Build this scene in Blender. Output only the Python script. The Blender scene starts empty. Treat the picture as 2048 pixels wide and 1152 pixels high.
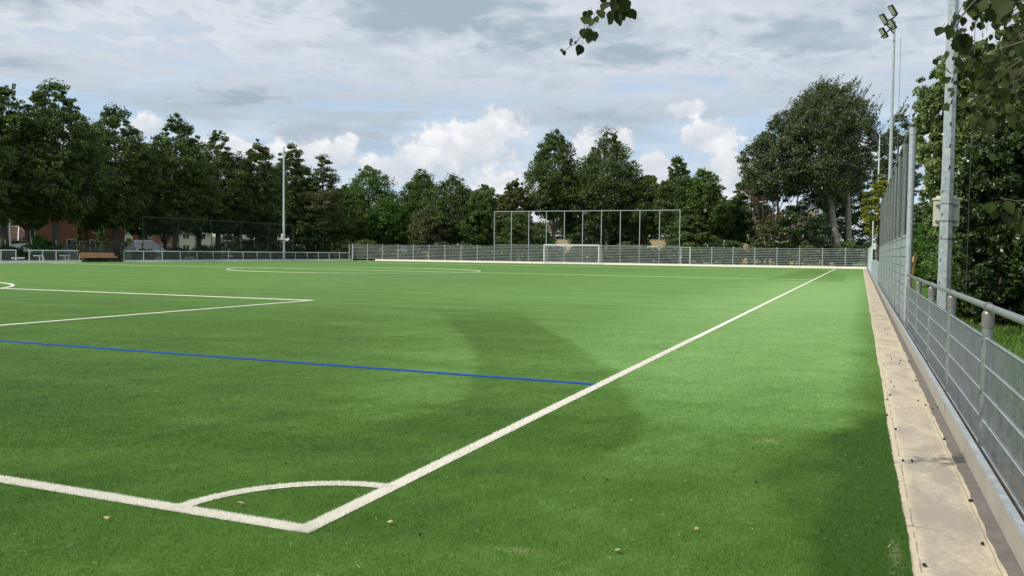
import bpy, bmesh, math, random
import numpy as np
from mathutils import Vector, Matrix

rad = math.radians
scene = bpy.context.scene
COL = scene.collection

# ------------------------------------------------------------------ camera
CAM = Vector((2.6066, -3.5677, 1.4425))
YAW, PIT, ROL = 0.39151, -0.04215, 0.01155
_F = Vector((-math.sin(YAW) * math.cos(PIT), math.cos(YAW) * math.cos(PIT), math.sin(PIT)))
_R = Vector((math.cos(YAW), math.sin(YAW), 0))
_U = _R.cross(_F)
CR = math.cos(ROL) * _R + math.sin(ROL) * _U
CU = -math.sin(ROL) * _R + math.cos(ROL) * _U
FPX = 1686.3
cd = bpy.data.cameras.new('camera')
cam = bpy.data.objects.new('camera', cd)
COL.objects.link(cam)
m = Matrix.Identity(4)
for i in range(3):
    m[i][0], m[i][1], m[i][2], m[i][3] = CR[i], CU[i], -_F[i], CAM[i]
cam.matrix_world = m
cd.sensor_width = 36
cd.lens = FPX / 2048 * 36
cd.clip_start = 0.05
cd.clip_end = 6000
scene.camera = cam


def ray(u, v):
    return _F + CR * ((u - 1024) / FPX) - CU * ((v - 576) / FPX)


def atx(u, v, X):
    d = ray(u, v)
    return CAM + d * ((X - CAM.x) / d.x)


def aty(u, v, Y):
    d = ray(u, v)
    return CAM + d * ((Y - CAM.y) / d.y)


def atd(u, v, dist):
    return CAM + ray(u, v) * dist


# ------------------------------------------------------------------ light
SUN_EL, SUN_AZ = rad(47), rad(228)      # azimuth clockwise from +Y (0 = +Y, 90 = +X)
sv = Vector((math.sin(SUN_AZ) * math.cos(SUN_EL), math.cos(SUN_AZ) * math.cos(SUN_EL), math.sin(SUN_EL)))
ld = bpy.data.lights.new('sun', 'SUN')
ld.energy = 3.7
ld.angle = rad(0.5)
ld.color = (1.0, 0.94, 0.84)
lo = bpy.data.objects.new('sun', ld)
COL.objects.link(lo)
lo.rotation_euler = sv.to_track_quat('Z', 'Y').to_euler()
lo.location = (0, 0, 60)

scene.view_settings.view_transform = 'Standard'
scene.view_settings.look = 'None'
scene.view_settings.exposure = 0.04
scene.view_settings.gamma = 1.0
scene.view_settings.use_curve_mapping = False
scene.cycles.max_bounces = 6
scene.cycles.transparent_max_bounces = 8


# ------------------------------------------------------------------ node helper
class NT:
    def __init__(s, tree):
        s.t = tree
        s.t.nodes.clear()

    def n(s, typ, **kw):
        nd = s.t.nodes.new(typ)
        for k, v in kw.items():
            if k.startswith('i_'):
                key = k[2:]
                key = int(key) if key.isdigit() else key.replace('_', ' ')
                s.set(nd.inputs[key], v)
            else:
                setattr(nd, k, v)
        return nd

    def set(s, sock, v):
        if isinstance(v, bpy.types.NodeSocket):
            s.t.links.new(v, sock)
        elif v is not None:
            sock.default_value = v

    def math(s, op, a, b=None, c=None, clamp=False):
        nd = s.t.nodes.new('ShaderNodeMath')
        nd.operation = op
        nd.use_clamp = clamp
        for i, v in enumerate((a, b, c)):
            if v is not None:
                s.set(nd.inputs[i], v)
        return nd.outputs[0]

    def smooth(s, v, a, b):
        nd = s.t.nodes.new('ShaderNodeMapRange')
        nd.interpolation_type = 'SMOOTHSTEP'
        s.set(nd.inputs[0], v)
        if a <= b:
            nd.inputs[1].default_value, nd.inputs[2].default_value = a, b
        else:
            nd.inputs[1].default_value, nd.inputs[2].default_value = b, a
            nd.inputs[3].default_value, nd.inputs[4].default_value = 1, 0
        return nd.outputs[0]

    def lin(s, v, a, b, c=0.0, d=1.0):
        nd = s.t.nodes.new('ShaderNodeMapRange')
        s.set(nd.inputs[0], v)
        for i, x in enumerate((a, b, c, d)):
            nd.inputs[i + 1].default_value = x
        return nd.outputs[0]

    def noise(s, vec, scale, detail=3, rough=0.5, dist=0.0):
        nd = s.t.nodes.new('ShaderNodeTexNoise')
        if vec is not None:
            s.t.links.new(vec, nd.inputs['Vector'])
        nd.inputs['Scale'].default_value = scale
        nd.inputs['Detail'].default_value = detail
        nd.inputs['Roughness'].default_value = rough
        nd.inputs['Distortion'].default_value = dist
        return nd.outputs[0]

    def mix(s, f, a, b, mode='MIX'):
        nd = s.t.nodes.new('ShaderNodeMix')
        nd.data_type = 'RGBA'
        nd.blend_type = mode
        s.set(nd.inputs[0], f)
        for sock, v in ((nd.inputs[6], a), (nd.inputs[7], b)):
            if isinstance(v, tuple) and len(v) == 3:
                v = (*v, 1)
            s.set(sock, v)
        return nd.outputs[2]

    def xyz(s, x=0.0, y=0.0, z=0.0):
        nd = s.t.nodes.new('ShaderNodeCombineXYZ')
        for i, v in enumerate((x, y, z)):
            s.set(nd.inputs[i], v)
        return nd.outputs[0]

    def ramp(s, v, pts):
        nd = s.t.nodes.new('ShaderNodeValToRGB')
        s.set(nd.inputs[0], v)
        e = nd.color_ramp.elements
        while len(e) < len(pts):
            e.new(0.5)
        for el, (p, c) in zip(e, pts):
            el.position = p
            el.color = (*c, 1)
        return nd.outputs[0]


# ------------------------------------------------------------------ world
world = bpy.data.worlds.new('World')
scene.world = world
world.use_nodes = True
W = NT(world.node_tree)
sky = W.n('ShaderNodeTexSky', sky_type='NISHITA', sun_disc=False)
sky.sun_elevation = SUN_EL
sky.sun_rotation = SUN_AZ
sky.air_density = 1.0
sky.dust_density = 1.2
tc = W.n('ShaderNodeTexCoord')
sep = W.n('ShaderNodeSeparateXYZ', i_0=tc.outputs['Generated'])
X, Y, Z = sep.outputs
az = W.math('MULTIPLY', W.math('ARCTAN2', W.math('MULTIPLY', X, -1.0), Y), 57.2958)
el = W.math('MULTIPLY', W.math('ARCSINE', Z), 57.2958)
ae = W.xyz(az, el, 0.0)
nA = W.noise(ae, 0.55, 6, 0.62, 0.3)
nB = W.noise(W.xyz(W.math('ADD', az, 40.0), el, 3.0), 1.5, 5, 0.62)
wob = W.math('ADD', W.math('MULTIPLY', W.math('SUBTRACT', nA, 0.5), 1.7), W.math('MULTIPLY', W.math('SUBTRACT', nB, 0.5), 0.75))
# cumulus heaps: azimuth (left of the touchline direction), elevation, half width, half height, in degrees
HEAPS = [(25.6, 7.0, 4.6, 2.1), (23.4, 8.3, 2.2, 1.9), (27.8, 6.5, 3.2, 1.5), (29.6, 5.6, 3.4, 1.4), (22.6, 4.2, 3.4, 1.6),
         (17.4, 6.6, 2.2, 1.9), (15.6, 7.3, 1.6, 1.3), (13.0, 5.6, 2.0, 1.5), (11.0, 9.5, 1.4, 0.8), (9.4, 7.6, 2.6, 1.5), (8.0, 5.2, 2.6, 2.4),
         (35.3, 6.2, 3.0, 1.2), (33.6, 7.0, 1.1, 0.9), (37.8, 5.7, 3.0, 1.5), (45.6, 7.6, 1.2, 0.8), (41.0, 6.4, 2.2, 1.0), (50.0, 6.0, 4.0, 1.6),
         (2.0, 6.0, 4.0, 2.0), (-6.0, 7.0, 4.0, 2.0), (62.0, 7.0, 5.0, 2.2), (75, 6, 7, 2.5), (-18, 6, 6, 2.4), (20, 1.2, 30, 3.0), (-40, 3, 30, 4), (90, 2, 30, 4)]
best = None
low = None
for a0, e0, wa, we in HEAPS:
    dx = W.math('DIVIDE', W.math('SUBTRACT', az, a0), wa)
    dy = W.math('DIVIDE', W.math('SUBTRACT', el, e0), we)
    d = W.math('SUBTRACT', 1.0, W.math('SQRT', W.math('ADD', W.math('MULTIPLY', dx, dx), W.math('MULTIPLY', dy, dy))))
    best = d if best is None else W.math('MAXIMUM', best, d)
    sh = W.math('SUBTRACT', W.math('MULTIPLY', dy, 0.5), W.math('MULTIPLY', W.math('MAXIMUM', W.math('MULTIPLY', d, -1.0), 0.0), 3.0))
    low = sh if low is None else W.math('MAXIMUM', low, sh)
heap = W.math('ADD', best, W.math('MULTIPLY', wob, 0.8))
cum = W.math('MULTIPLY', W.smooth(heap, 0.0, 0.36), 0.96)
cshade = W.math('ADD', W.math('MULTIPLY', W.math('ADD', low, 0.35), 0.75), W.math('MULTIPLY', wob, 0.7))
ccol = W.ramp(W.math('ADD', cshade, 0.28, clamp=True), [(0.0, (0.53, 0.60, 0.68)), (0.40, (0.60, 0.65, 0.71)), (0.68, (0.72, 0.74, 0.775)), (1.0, (0.88, 0.885, 0.89))])
# layered deck higher up, seen in perspective
inv = W.math('DIVIDE', 1.0, W.math('ADD', W.math('MAXIMUM', Z, 0.0), 0.10))
px, py = W.math('MULTIPLY', X, inv), W.math('MULTIPLY', Y, inv)
P = W.xyz(px, W.math('MULTIPLY', py, .75), 1.7)
n1 = W.noise(P, 1.25, 6, 0.55, 0.5)
n2 = W.noise(W.xyz(px, py, 9.3), 2.6, 7, 0.6, 0.3)
n3 = W.noise(W.xyz(W.math('MULTIPLY', az, 0.05), W.math('MULTIPLY', el, 0.33), 5.0), 1.6, 5, 0.6, 0.6)
dens = W.math('ADD', W.math('MULTIPLY', n1, 0.55), W.math('ADD', W.math('MULTIPLY', n2, 0.25), W.math('MULTIPLY', n3, 0.20)))
DARKS = [(29.0, 15.6, 10.0, 2.4), (20.0, 14.6, 6.0, 1.6), (53.0, 14.6, 5.0, 1.7), (15.5, 12.9, 4.5, 1.0), (2.0, 13.6, 9.0, 1.8), (-12, 14, 8, 3), (40.0, 9.8, 4.0, .8), (75, 15, 12, 3), (22, 26, 30, 6)]
dk = None
for a0, e0, wa, we in DARKS:
    dx = W.math('DIVIDE', W.math('SUBTRACT', az, a0), wa)
    dy = W.math('DIVIDE', W.math('SUBTRACT', el, e0), we)
    d = W.math('SUBTRACT', 1.0, W.math('SQRT', W.math('ADD', W.math('MULTIPLY', dx, dx), W.math('MULTIPLY', dy, dy))))
    dk = d if dk is None else W.math('MAXIMUM', dk, d)
nD = W.noise(W.xyz(W.math('MULTIPLY', az, 0.30), W.math('MULTIPLY', el, 0.75), 12.0), 1.0, 6, 0.6, 0.4)
dkm = W.smooth(W.math('ADD', dk, W.math('MULTIPLY', W.math('SUBTRACT', nD, 0.5), 3.0)), -0.15, 0.75)
nP = W.noise(W.xyz(W.math('MULTIPLY', az, 0.22), W.math('MULTIPLY', el, 0.55), 2.0), 1.0, 6, 0.62, 0.5)
puff = W.math('MULTIPLY', W.smooth(nP, 0.46, 0.66), W.smooth(el, 8.5, 11.5))
dens = W.math('ADD', W.math('SUBTRACT', dens, W.math('MULTIPLY', puff, 0.06)), W.math('MULTIPLY', dkm, 0.125))
cover = W.math('MULTIPLY', W.smooth(W.math('ADD', dens, W.lin(el, 6.0, 13.0, -0.12, 0.10)), 0.40, 0.56), 0.92)
dcol = W.ramp(dens, [(0.34, (0.82, 0.83, 0.86)), (0.44, (0.72, 0.745, 0.79)), (0.53, (0.56, 0.61, 0.665)), (0.64, (0.36, 0.44, 0.50))])
# thin veil everywhere, thicker near the horizon
veil = W.lin(el, 0.0, 14.0, 0.85, 0.7)
vn = W.noise(W.xyz(W.math('MULTIPLY', az, 0.06), W.math('MULTIPLY', el, 0.5), 8.0), 1.2, 5, 0.6)
vcol = W.mix(W.smooth(vn, 0.35, 0.65), (0.44, 0.63, 0.84), (0.66, 0.75, 0.87))
bg_sky = W.n('ShaderNodeBackground', i_Color=sky.outputs[0], i_Strength=0.09)
c1 = W.mix(cover, vcol, dcol)
f1 = W.math('MAXIMUM', veil, cover)
c2 = W.mix(cum, c1, ccol)
f2 = W.math('MAXIMUM', f1, cum)
bg_c = W.n('ShaderNodeBackground', i_Color=c2, i_Strength=1.07)
mx = W.n('ShaderNodeMixShader', i_0=f2, i_1=bg_sky.outputs[0], i_2=bg_c.outputs[0])
wo = W.n('ShaderNodeOutputWorld', i_Surface=mx.outputs[0])


# ------------------------------------------------------------------ materials
def new_mat(name):
    mt = bpy.data.materials.new(name)
    mt.use_nodes = True
    return mt, NT(mt.node_tree)


def finish(T, col, rough=0.6, metal=0.0, bump=None, bstr=0.3, bdist=0.01, spec=0.5):
    b = T.n('ShaderNodeBsdfPrincipled')
    T.set(b.inputs['Base Color'], (*col, 1) if isinstance(col, tuple) else col)
    T.set(b.inputs['Roughness'], rough)
    b.inputs['Metallic'].default_value = metal
    b.inputs['Specular IOR Level'].default_value = spec
    if bump is not None:
        bn = T.n('ShaderNodeBump', i_Strength=bstr, i_Distance=bdist, i_Height=bump)
        T.set(b.inputs['Normal'], bn.outputs[0])
    o = T.n('ShaderNodeOutputMaterial', i_Surface=b.outputs[0])
    return b


def simple(name, col, rough=0.6, metal=0.0, var=0.12, scale=6.0, spec=0.5):
    mt, T = new_mat(name)
    tcn = T.n('ShaderNodeTexCoord')
    f = T.noise(tcn.outputs['Object'], scale, 4, 0.6)
    a = tuple(c * (1 - var) for c in col)
    b = tuple(min(1, c * (1 + var)) for c in col)
    finish(T, T.mix(T.smooth(f, 0.3, 0.7), a, b), rough, metal, spec=spec)
    return mt


def galv(name, c0, c1, rough=0.45, metal=0.55, scale=18):
    mt, T = new_mat(name)
    g = T.n('ShaderNodeNewGeometry')
    v = T.n('ShaderNodeTexVoronoi')
    T.set(v.inputs['Vector'], g.outputs['Position'])
    v.inputs['Scale'].default_value = scale
    f = T.noise(g.outputs['Position'], 5, 4, 0.6)
    vv = T.math('ADD', T.math('MULTIPLY', T.n('ShaderNodeSeparateColor', i_0=v.outputs['Color']).outputs[0], 0.45), T.math('MULTIPLY', f, 0.6))
    finish(T, T.mix(vv, c0, c1), T.lin(vv, 0, 1, rough - 0.1, rough + 0.15), metal)
    return mt


def leafmat(name, dark, light, trans=0.3, rough=0.55, spec=0.3, tint=(1.25, 1.35, 0.55)):
    mt, T = new_mat(name)
    at = T.n('ShaderNodeAttribute', attribute_name='tone')
    col = T.mix(at.outputs['Fac'], dark, light)
    b = T.n('ShaderNodeBsdfPrincipled')
    T.set(b.inputs['Base Color'], col)
    b.inputs['Roughness'].default_value = rough
    b.inputs['Specular IOR Level'].default_value = spec
    tr = T.n('ShaderNodeBsdfTranslucent')
    T.set(tr.inputs[0], T.mix(1.0, col, tint, 'MULTIPLY'))
    ms = T.n('ShaderNodeMixShader', i_0=trans, i_1=b.outputs[0], i_2=tr.outputs[0])
    T.n('ShaderNodeOutputMaterial', i_Surface=ms.outputs[0])
    return mt


def turf_material(name, blade=False):
    """Artificial turf: sheen of the brushed fibre lay painted into the colour, sand lying in it, all in ground coordinates."""
    mt, T = new_mat(name)
    g = T.n('ShaderNodeNewGeometry')
    s = T.n('ShaderNodeSeparateXYZ', i_0=g.outputs['Position'])
    x, y, z = s.outputs
    flat = T.xyz(x, y, 0.0)

    def curve(pts):
        fc = T.t.nodes.new('ShaderNodeFloatCurve')
        c = fc.mapping.curves[0]
        P_ = [(max(0, min(1, (yy + 2) / 22)), (xx + 12) / 14) for yy, xx in pts]
        while len(c.points) < len(P_):
            c.points.new(0.5, 0.5)
        for p, (a, b) in zip(c.points, P_):
            p.location = (a, b)
        fc.mapping.update()
        T.set(fc.inputs[1], T.lin(y, -2, 20))
        return T.lin(fc.outputs[0], 0, 1, -12, 2)
    wig = T.math('MULTIPLY', T.math('SUBTRACT', T.noise(flat, 1.3, 3), 0.5), 0.5)
    wigs = T.math('MULTIPLY', T.math('SUBTRACT', T.noise(flat, 7, 3), 0.5), 0.12)
    xw = T.math('ADD', T.math('ADD', x, wig), wigs)
    xR = curve([(-2, 0.2), (1.4, 0.85), (2.1, 1.08), (3.4, 0.96), (4.85, 0.5), (7.4, -0.62), (11.25, -2.73), (15, -4.8), (20, -7.6)])
    xL = curve([(-2, -1.6), (2.9, -1.05), (3.75, -1.05), (5.35, -1.6), (7.6, -2.7), (11.3, -4.85), (15, -7.3), (20, -10.7)])
    dR = T.math('SUBTRACT', xR, xw)          # >0 left of the right arc
    dL = T.math('SUBTRACT', xw, xL)          # >0 right of the left arc
    trackR = T.smooth(dR, -0.08, 0.16)
    trackL = T.smooth(dL, -0.08, 0.22)
    track = T.math('MULTIPLY', trackR, trackL)
    cut = T.math('MULTIPLY', T.smooth(y, 0.9, 2.8), T.smooth(T.math('ADD', y, T.math('MULTIPLY', x, 0.45)), 11.3, 10.2))
    far_piece = T.math('MULTIPLY', T.smooth(T.math('ADD', y, T.math('MULTIPLY', x, 0.3)), 9.4, 9.9), T.smooth(y, 18.0, 14.0))
    track = T.math('MULTIPLY', track, T.math('MAXIMUM', T.math('MULTIPLY', cut, 0.85), far_piece))
    # painted sheen of the lay: lighter right of the arc, fading in the foreground
    farw = T.smooth(y, 9.5, 15.0)
    rm = T.math('SUBTRACT', 1.0, trackR)
    wide = T.smooth(T.math('ADD', x, T.math('MULTIPLY', y, 0.1)), -14.0, 2.0)
    rm = T.math('ADD', T.math('MULTIPLY', rm, T.math('SUBTRACT', 1.0, farw)), T.math('MULTIPLY', wide, farw))
    right = T.math('MULTIPLY', rm, T.smooth(y, -0.6, 3.6))
    midl = T.smooth(T.math('ADD', y, T.math('MULTIPLY', T.noise(flat, 0.4, 3), 4.0)), 10.0, 26.0)
    leftp = T.math('MULTIPLY', T.math('SUBTRACT', 1.0, trackL), T.math('MULTIPLY', T.smooth(dL, -3.2, -0.1), T.math('MULTIPLY', T.smooth(y, 1.5, 4.0), T.smooth(y, 15.0, 9.0))))
    L = T.math('ADD', 0.26, T.math('MULTIPLY', right, 0.15))
    L = T.math('ADD', L, T.math('MULTIPLY', midl, 0.22))
    brt = T.math('MULTIPLY', T.smooth(x, -4.5, 1.2), T.math('MULTIPLY', T.smooth(y, 2.5, 8.0), T.smooth(y, 75.0, 25.0)))
    L = T.math('ADD', L, T.math('MULTIPLY', brt, 0.36))
    L = T.math('ADD', L, T.math('MULTIPLY', leftp, 0.14))
    L = T.math('SUBTRACT', L, T.math('MULTIPLY', track, 0.08))
    # painted shading: darker along the paving and in the right foreground
    edge = T.math('MULTIPLY', T.smooth(xw, 2.35, 2.85), T.smooth(y, 60.0, 5.0))
    L = T.math('SUBTRACT', L, T.math('MULTIPLY', edge, 0.38))
    wedge = T.math('MULTIPLY', T.smooth(T.math('ADD', xw, T.math('MULTIPLY', T.math('ABSOLUTE', T.math('SUBTRACT', y, 2.2)), -0.32)), 1.80, 2.12), T.smooth(y, 6.0, 4.0))
    L = T.math('SUBTRACT', L, T.math('MULTIPLY', wedge, 0.22))
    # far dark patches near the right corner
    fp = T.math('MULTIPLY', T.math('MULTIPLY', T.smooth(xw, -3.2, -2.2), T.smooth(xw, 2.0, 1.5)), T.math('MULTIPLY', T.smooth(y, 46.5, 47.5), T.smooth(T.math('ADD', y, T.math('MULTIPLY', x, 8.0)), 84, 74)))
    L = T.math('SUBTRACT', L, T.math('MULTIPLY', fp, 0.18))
    # streaks from the drag brush
    st = T.noise(T.xyz(T.math('MULTIPLY', x, 0.10), T.math('MULTIPLY', y, 1.0), 2.0), 1.1, 5, 0.65)
    L = T.math('ADD', L, T.math('MULTIPLY', T.math('SUBTRACT', st, 0.5), 0.42))
    mo = T.noise(flat, 0.9, 4, 0.6)
    L = T.math('ADD', L, T.math('MULTIPLY', T.math('SUBTRACT', mo, 0.5), 0.38))
    rot = T.noise(T.xyz(T.math('ADD', T.math('MULTIPLY', x, 2.4), T.math('MULTIPLY', y, -1.3)), T.math('ADD', T.math('MULTIPLY', x, .35), T.math('MULTIPLY', y, .5)), 6.0), 0.9, 5, 0.62, 0.6)
    L = T.math('ADD', L, T.math('MULTIPLY', T.math('SUBTRACT', rot, 0.5), T.lin(y, 2.0, 14.0, 0.55, 0.1)))
    L = T.math('SUBTRACT', L, T.math('MULTIPLY', T.math('MULTIPLY', T.smooth(x, 0.5, -5.0), T.smooth(y, 9.0, -1.0)), 0.16))
    m2 = T.noise(flat, 5.5, 4, 0.6)
    L = T.math('ADD', L, T.math('MULTIPLY', T.math('SUBTRACT', m2, 0.5), 0.30))
    L = T.math('ADD', L, 0.0, clamp=True)
    k = 1.75 if blade else 1.0
    base = T.ramp(L, [(0.0, tuple(k * c for c in (0.034, 0.088, 0.010))), (0.32, tuple(k * c for c in (0.070, 0.152, 0.024))), (0.62, tuple(k * c for c in (0.124, 0.246, 0.062))), (1.0, tuple(k * c for c in (0.210, 0.370, 0.122)))])
    # sand grains lying on the pile
    sn = T.noise(flat, 60, 3, 0.7)
    blobs = None
    for bx_, by_, rx, ry in ((1.98, 3.25, 0.16, 0.22), (1.12, 0.17, 0.26, 0.10), (2.80, 0.9, 0.07, 0.5)):
        dx = T.math('DIVIDE', T.math('SUBTRACT', x, bx_), rx)
        dy = T.math('DIVIDE', T.math('SUBTRACT', y, by_), ry)
        d = T.math('SUBTRACT', 1.0, T.math('SQRT', T.math('ADD', T.math('MULTIPLY', dx, dx), T.math('MULTIPLY', dy, dy))), clamp=True)
        blobs = d if blobs is None else T.math('MAXIMUM', blobs, d)
    sand = T.math('MULTIPLY', T.smooth(T.math('ADD', sn, T.math('MULTIPLY', blobs, 0.22)), 0.60, 0.78), 0.16 if blade else 0.4)
    base = T.mix(sand, base, (0.50, 0.45, 0.26))
    if blade:
        at = T.n('ShaderNodeAttribute', attribute_name='tone')
        base = T.mix(1.0, base, T.mix(at.outputs['Fac'], (0.45, 0.50, 0.40), (1.55, 1.45, 1.5)), 'MULTIPLY')
        b = T.n('ShaderNodeBsdfPrincipled')
        T.set(b.inputs['Base Color'], base)
        b.inputs['Roughness'].default_value = 0.6
        b.inputs['Specular IOR Level'].default_value = 0.12
        tr = T.n('ShaderNodeBsdfTranslucent')
        T.set(tr.inputs[0], base)
        ms = T.n('ShaderNodeMixShader', i_0=0.3, i_1=b.outputs[0], i_2=tr.outputs[0])
        T.n('ShaderNodeOutputMaterial', i_Surface=ms.outputs[0])
    else:
        nearf = T.smooth(y, 22.0, 4.0)
        gr = T.noise(flat, 95, 3, 0.75)
        grit = T.lin(gr, 0.25, 0.75, 0.55, 1.45)
        gm = T.mix(nearf, (1, 1, 1), T.xyz(grit, grit, grit))
        base = T.mix(1.0, base, gm, 'MULTIPLY')
        finish(T, base, 0.8, bump=gr, bstr=0.5, bdist=0.01, spec=0.15)
    return mt


M = {}
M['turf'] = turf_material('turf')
M['turf_blade'] = turf_material('turf_blade', True)
M['line'] = simple('line_white', (0.80, 0.77, 0.67), 0.8, var=0.10, scale=40, spec=0.2)
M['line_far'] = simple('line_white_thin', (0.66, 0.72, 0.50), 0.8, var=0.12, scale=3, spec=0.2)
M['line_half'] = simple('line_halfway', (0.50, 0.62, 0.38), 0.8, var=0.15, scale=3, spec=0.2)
M['blue'] = simple('line_blue', (0.008, 0.065, 0.30), 0.8, var=0.15, scale=30, spec=0.2)
M['white_blade'] = leafmat('white_fibre', (0.78, 0.75, 0.67), (0.95, 0.94, 0.89), 0.3, 0.5, tint=(1, 1, 0.98))
M['blue_blade'] = leafmat('blue_fibre', (0.006, 0.04, 0.22), (0.012, 0.09, 0.42), 0.2, 0.5, tint=(1, 1, 1))
M['galv'] = galv('galvanised', (0.30, 0.34, 0.36), (0.52, 0.57, 0.60), 0.5, 0.35)
M['galv_dark'] = galv('galvanised_dull', (0.15, 0.16, 0.16), (0.27, 0.285, 0.29), 0.45, 0.35, 30)
M['galv_wire'] = galv('galvanised_wire', (0.36, 0.42, 0.46), (0.52, 0.58, 0.62), 0.42, 0.3, 10)
M['galv_pale'] = galv('galvanised_pale', (0.52, 0.58, 0.60), (0.72, 0.78, 0.80), 0.5, 0.2, 10)
M['galv_rod_shaded'] = galv('galvanised_rod_shaded', (0.15, 0.17, 0.18), (0.26, 0.285, 0.30), 0.5, 0.3, 10)  # shade on the upright rods put into a darker metal colour
M['rod_dark'] = galv('dull_rod', (0.10, 0.12, 0.12), (0.16, 0.18, 0.18), 0.5, 0.3, 10)
M['galv_rail'] = galv('galvanised_rail', (0.20, 0.225, 0.225), (0.30, 0.33, 0.32), 0.4, 0.45, 25)
M['galv_pole'] = galv('galvanised_pole', (0.27, 0.31, 0.32), (0.52, 0.57, 0.60), 0.42, 0.35, 16)
M['white'] = simple('white_paint', (0.82, 0.82, 0.80), 0.4, var=0.04)
M['board'] = simple('kerb_board', (0.36, 0.33, 0.275), 0.7, var=0.06, scale=3)
M['board_pale'] = simple('kerb_board_pale', (0.83, 0.80, 0.74), 0.6, var=0.05, scale=3)
M['dark_strip'] = simple('dark_strip', (0.15, 0.135, 0.12), 0.9, var=0.15, scale=8)
M['joint'] = simple('joint', (0.10, 0.09, 0.08), 0.9)
M['cap'] = simple('clamp_cap', (0.23, 0.215, 0.205), 0.5, 0.4, var=0.1, scale=40)
M['black'] = simple('black_metal', (0.02, 0.02, 0.022), 0.45, 0.2)
M['green_metal'] = simple('dark_green_metal', (0.035, 0.055, 0.045), 0.5, 0.2)
M['net_black'] = simple('black_net', (0.015, 0.015, 0.015), 0.8)
M['net_white'] = simple('white_net', (0.55, 0.55, 0.55), 0.8)
M['wood'] = simple('bench_wood', (0.60, 0.32, 0.16), 0.6, var=0.2, scale=3)
M['bark'] = simple('bark', (0.11, 0.09, 0.07), 0.9, var=0.3, scale=3)
M['bark_pale'] = simple('bark_pale', (0.26, 0.235, 0.19), 0.9, var=0.3, scale=3)
M['orange_wood'] = simple('split_wood', (0.55, 0.33, 0.17), 0.85, var=0.25, scale=8)
M['cream_box'] = simple('cream_plastic', (0.56, 0.54, 0.45), 0.5, var=0.03)
M['cream_top'] = simple('cream_lid', (0.68, 0.65, 0.50), 0.5, var=0.03)
M['lens'] = simple('lamp_lens', (0.62, 0.62, 0.55), 0.2, 0.0, var=0.05)
M['lamp_black'] = simple('lamp_housing', (0.035, 0.03, 0.04), 0.5, 0.3)
M['window'] = simple('window_glass', (0.05, 0.06, 0.07), 0.08, 0.0, var=0.2)
M['tyre'] = simple('tyre', (0.02, 0.02, 0.02), 0.8)
M['concrete'] = simple('concrete', (0.40, 0.38, 0.35), 0.8, var=0.15)
M['rooftile'] = simple('roof_tile', (0.10, 0.055, 0.045), 0.7, var=0.25, scale=1.5)
M['rooftile_grey'] = simple('roof_tile_grey', (0.40, 0.40, 0.41), 0.7, var=0.15, scale=1.5)
M['green_plastic'] = simple('green_plastic', (0.04, 0.14, 0.08), 0.5)
M['cone'] = simple('alder_cone', (0.022, 0.014, 0.010), 0.8)
M['dryleaf'] = leafmat('dry_leaf', (0.42, 0.34, 0.20), (0.62, 0.52, 0.34), 0.2)
M['chip'] = simple('pale_chip', (0.66, 0.62, 0.48), 0.7)
M['yellow'] = simple('yellow_petal', (0.75, 0.48, 0.03), 0.6)
M['purple'] = simple('purple_bloom', (0.14, 0.05, 0.09), 0.7)


def brick(name, c1, c2, mortar, sc=4.0):
    mt, T = new_mat(name)
    tcn = T.n('ShaderNodeTexCoord')
    s_ = T.n('ShaderNodeSeparateXYZ', i_0=tcn.outputs['Object'])
    v = T.xyz(T.math('ADD', s_.outputs[0], s_.outputs[1]), s_.outputs[2], 0.0)
    b = T.n('ShaderNodeTexBrick')
    T.set(b.inputs['Vector'], v)
    b.inputs['Color1'].default_value = (*c1, 1)
    b.inputs['Color2'].default_value = (*c2, 1)
    b.inputs['Mortar'].default_value = (*mortar, 1)
    b.inputs['Scale'].default_value = sc
    b.inputs['Mortar Size'].default_value = 0.012
    col = T.mix(T.lin(T.noise(tcn.outputs['Object'], 0.7, 4), 0.3, 0.7, 0, 0.35), b.outputs[0], tuple(0.7 * c for c in c1))
    finish(T, col, 0.85)
    return mt


M['brick_red'] = brick('red_brick', (0.36, 0.13, 0.08), (0.29, 0.10, 0.065), (0.33, 0.25, 0.2))
M['brick_dark'] = brick('dark_red_brick', (0.20, 0.06, 0.04), (0.15, 0.045, 0.03), (0.2, 0.14, 0.1))
M['brick_yellow'] = brick('yellow_brick', (0.52, 0.38, 0.21), (0.46, 0.33, 0.18), (0.5, 0.42, 0.3))
M['render_cream'] = simple('cream_render', (0.72, 0.66, 0.52), 0.8, var=0.05, scale=1)
M['render_white'] = simple('white_render', (0.80, 0.78, 0.72), 0.8, var=0.04, scale=1)

# leaves
M['leaf_alder'] = leafmat('leaf_alder', (0.028, 0.056, 0.018), (0.150, 0.215, 0.064), 0.3)
M['leaf_bush'] = leafmat('leaf_bush', (0.036, 0.076, 0.018), (0.175, 0.265, 0.068), 0.3)
M['leaf_olive'] = leafmat('leaf_olive', (0.042, 0.062, 0.022), (0.165, 0.185, 0.072), 0.28)
M['leaf_fresh'] = leafmat('leaf_fresh', (0.030, 0.080, 0.012), (0.130, 0.240, 0.035), 0.3)
M['leaf_yellow'] = leafmat('leaf_yellow', (0.120, 0.140, 0.018), (0.340, 0.330, 0.050), 0.35)
M['leaf_silver'] = leafmat('leaf_silver', (0.11, 0.15, 0.075), (0.34, 0.40, 0.25), 0.2)
M['leaf_linden'] = leafmat('leaf_linden', (0.030, 0.065, 0.015), (0.32, 0.40, 0.15), 0.3, 0.35, 0.7)
M['leaf_hedge'] = leafmat('leaf_hedge', (0.014, 0.036, 0.009), (0.080, 0.140, 0.034), 0.2, 0.35, 0.6)
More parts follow.
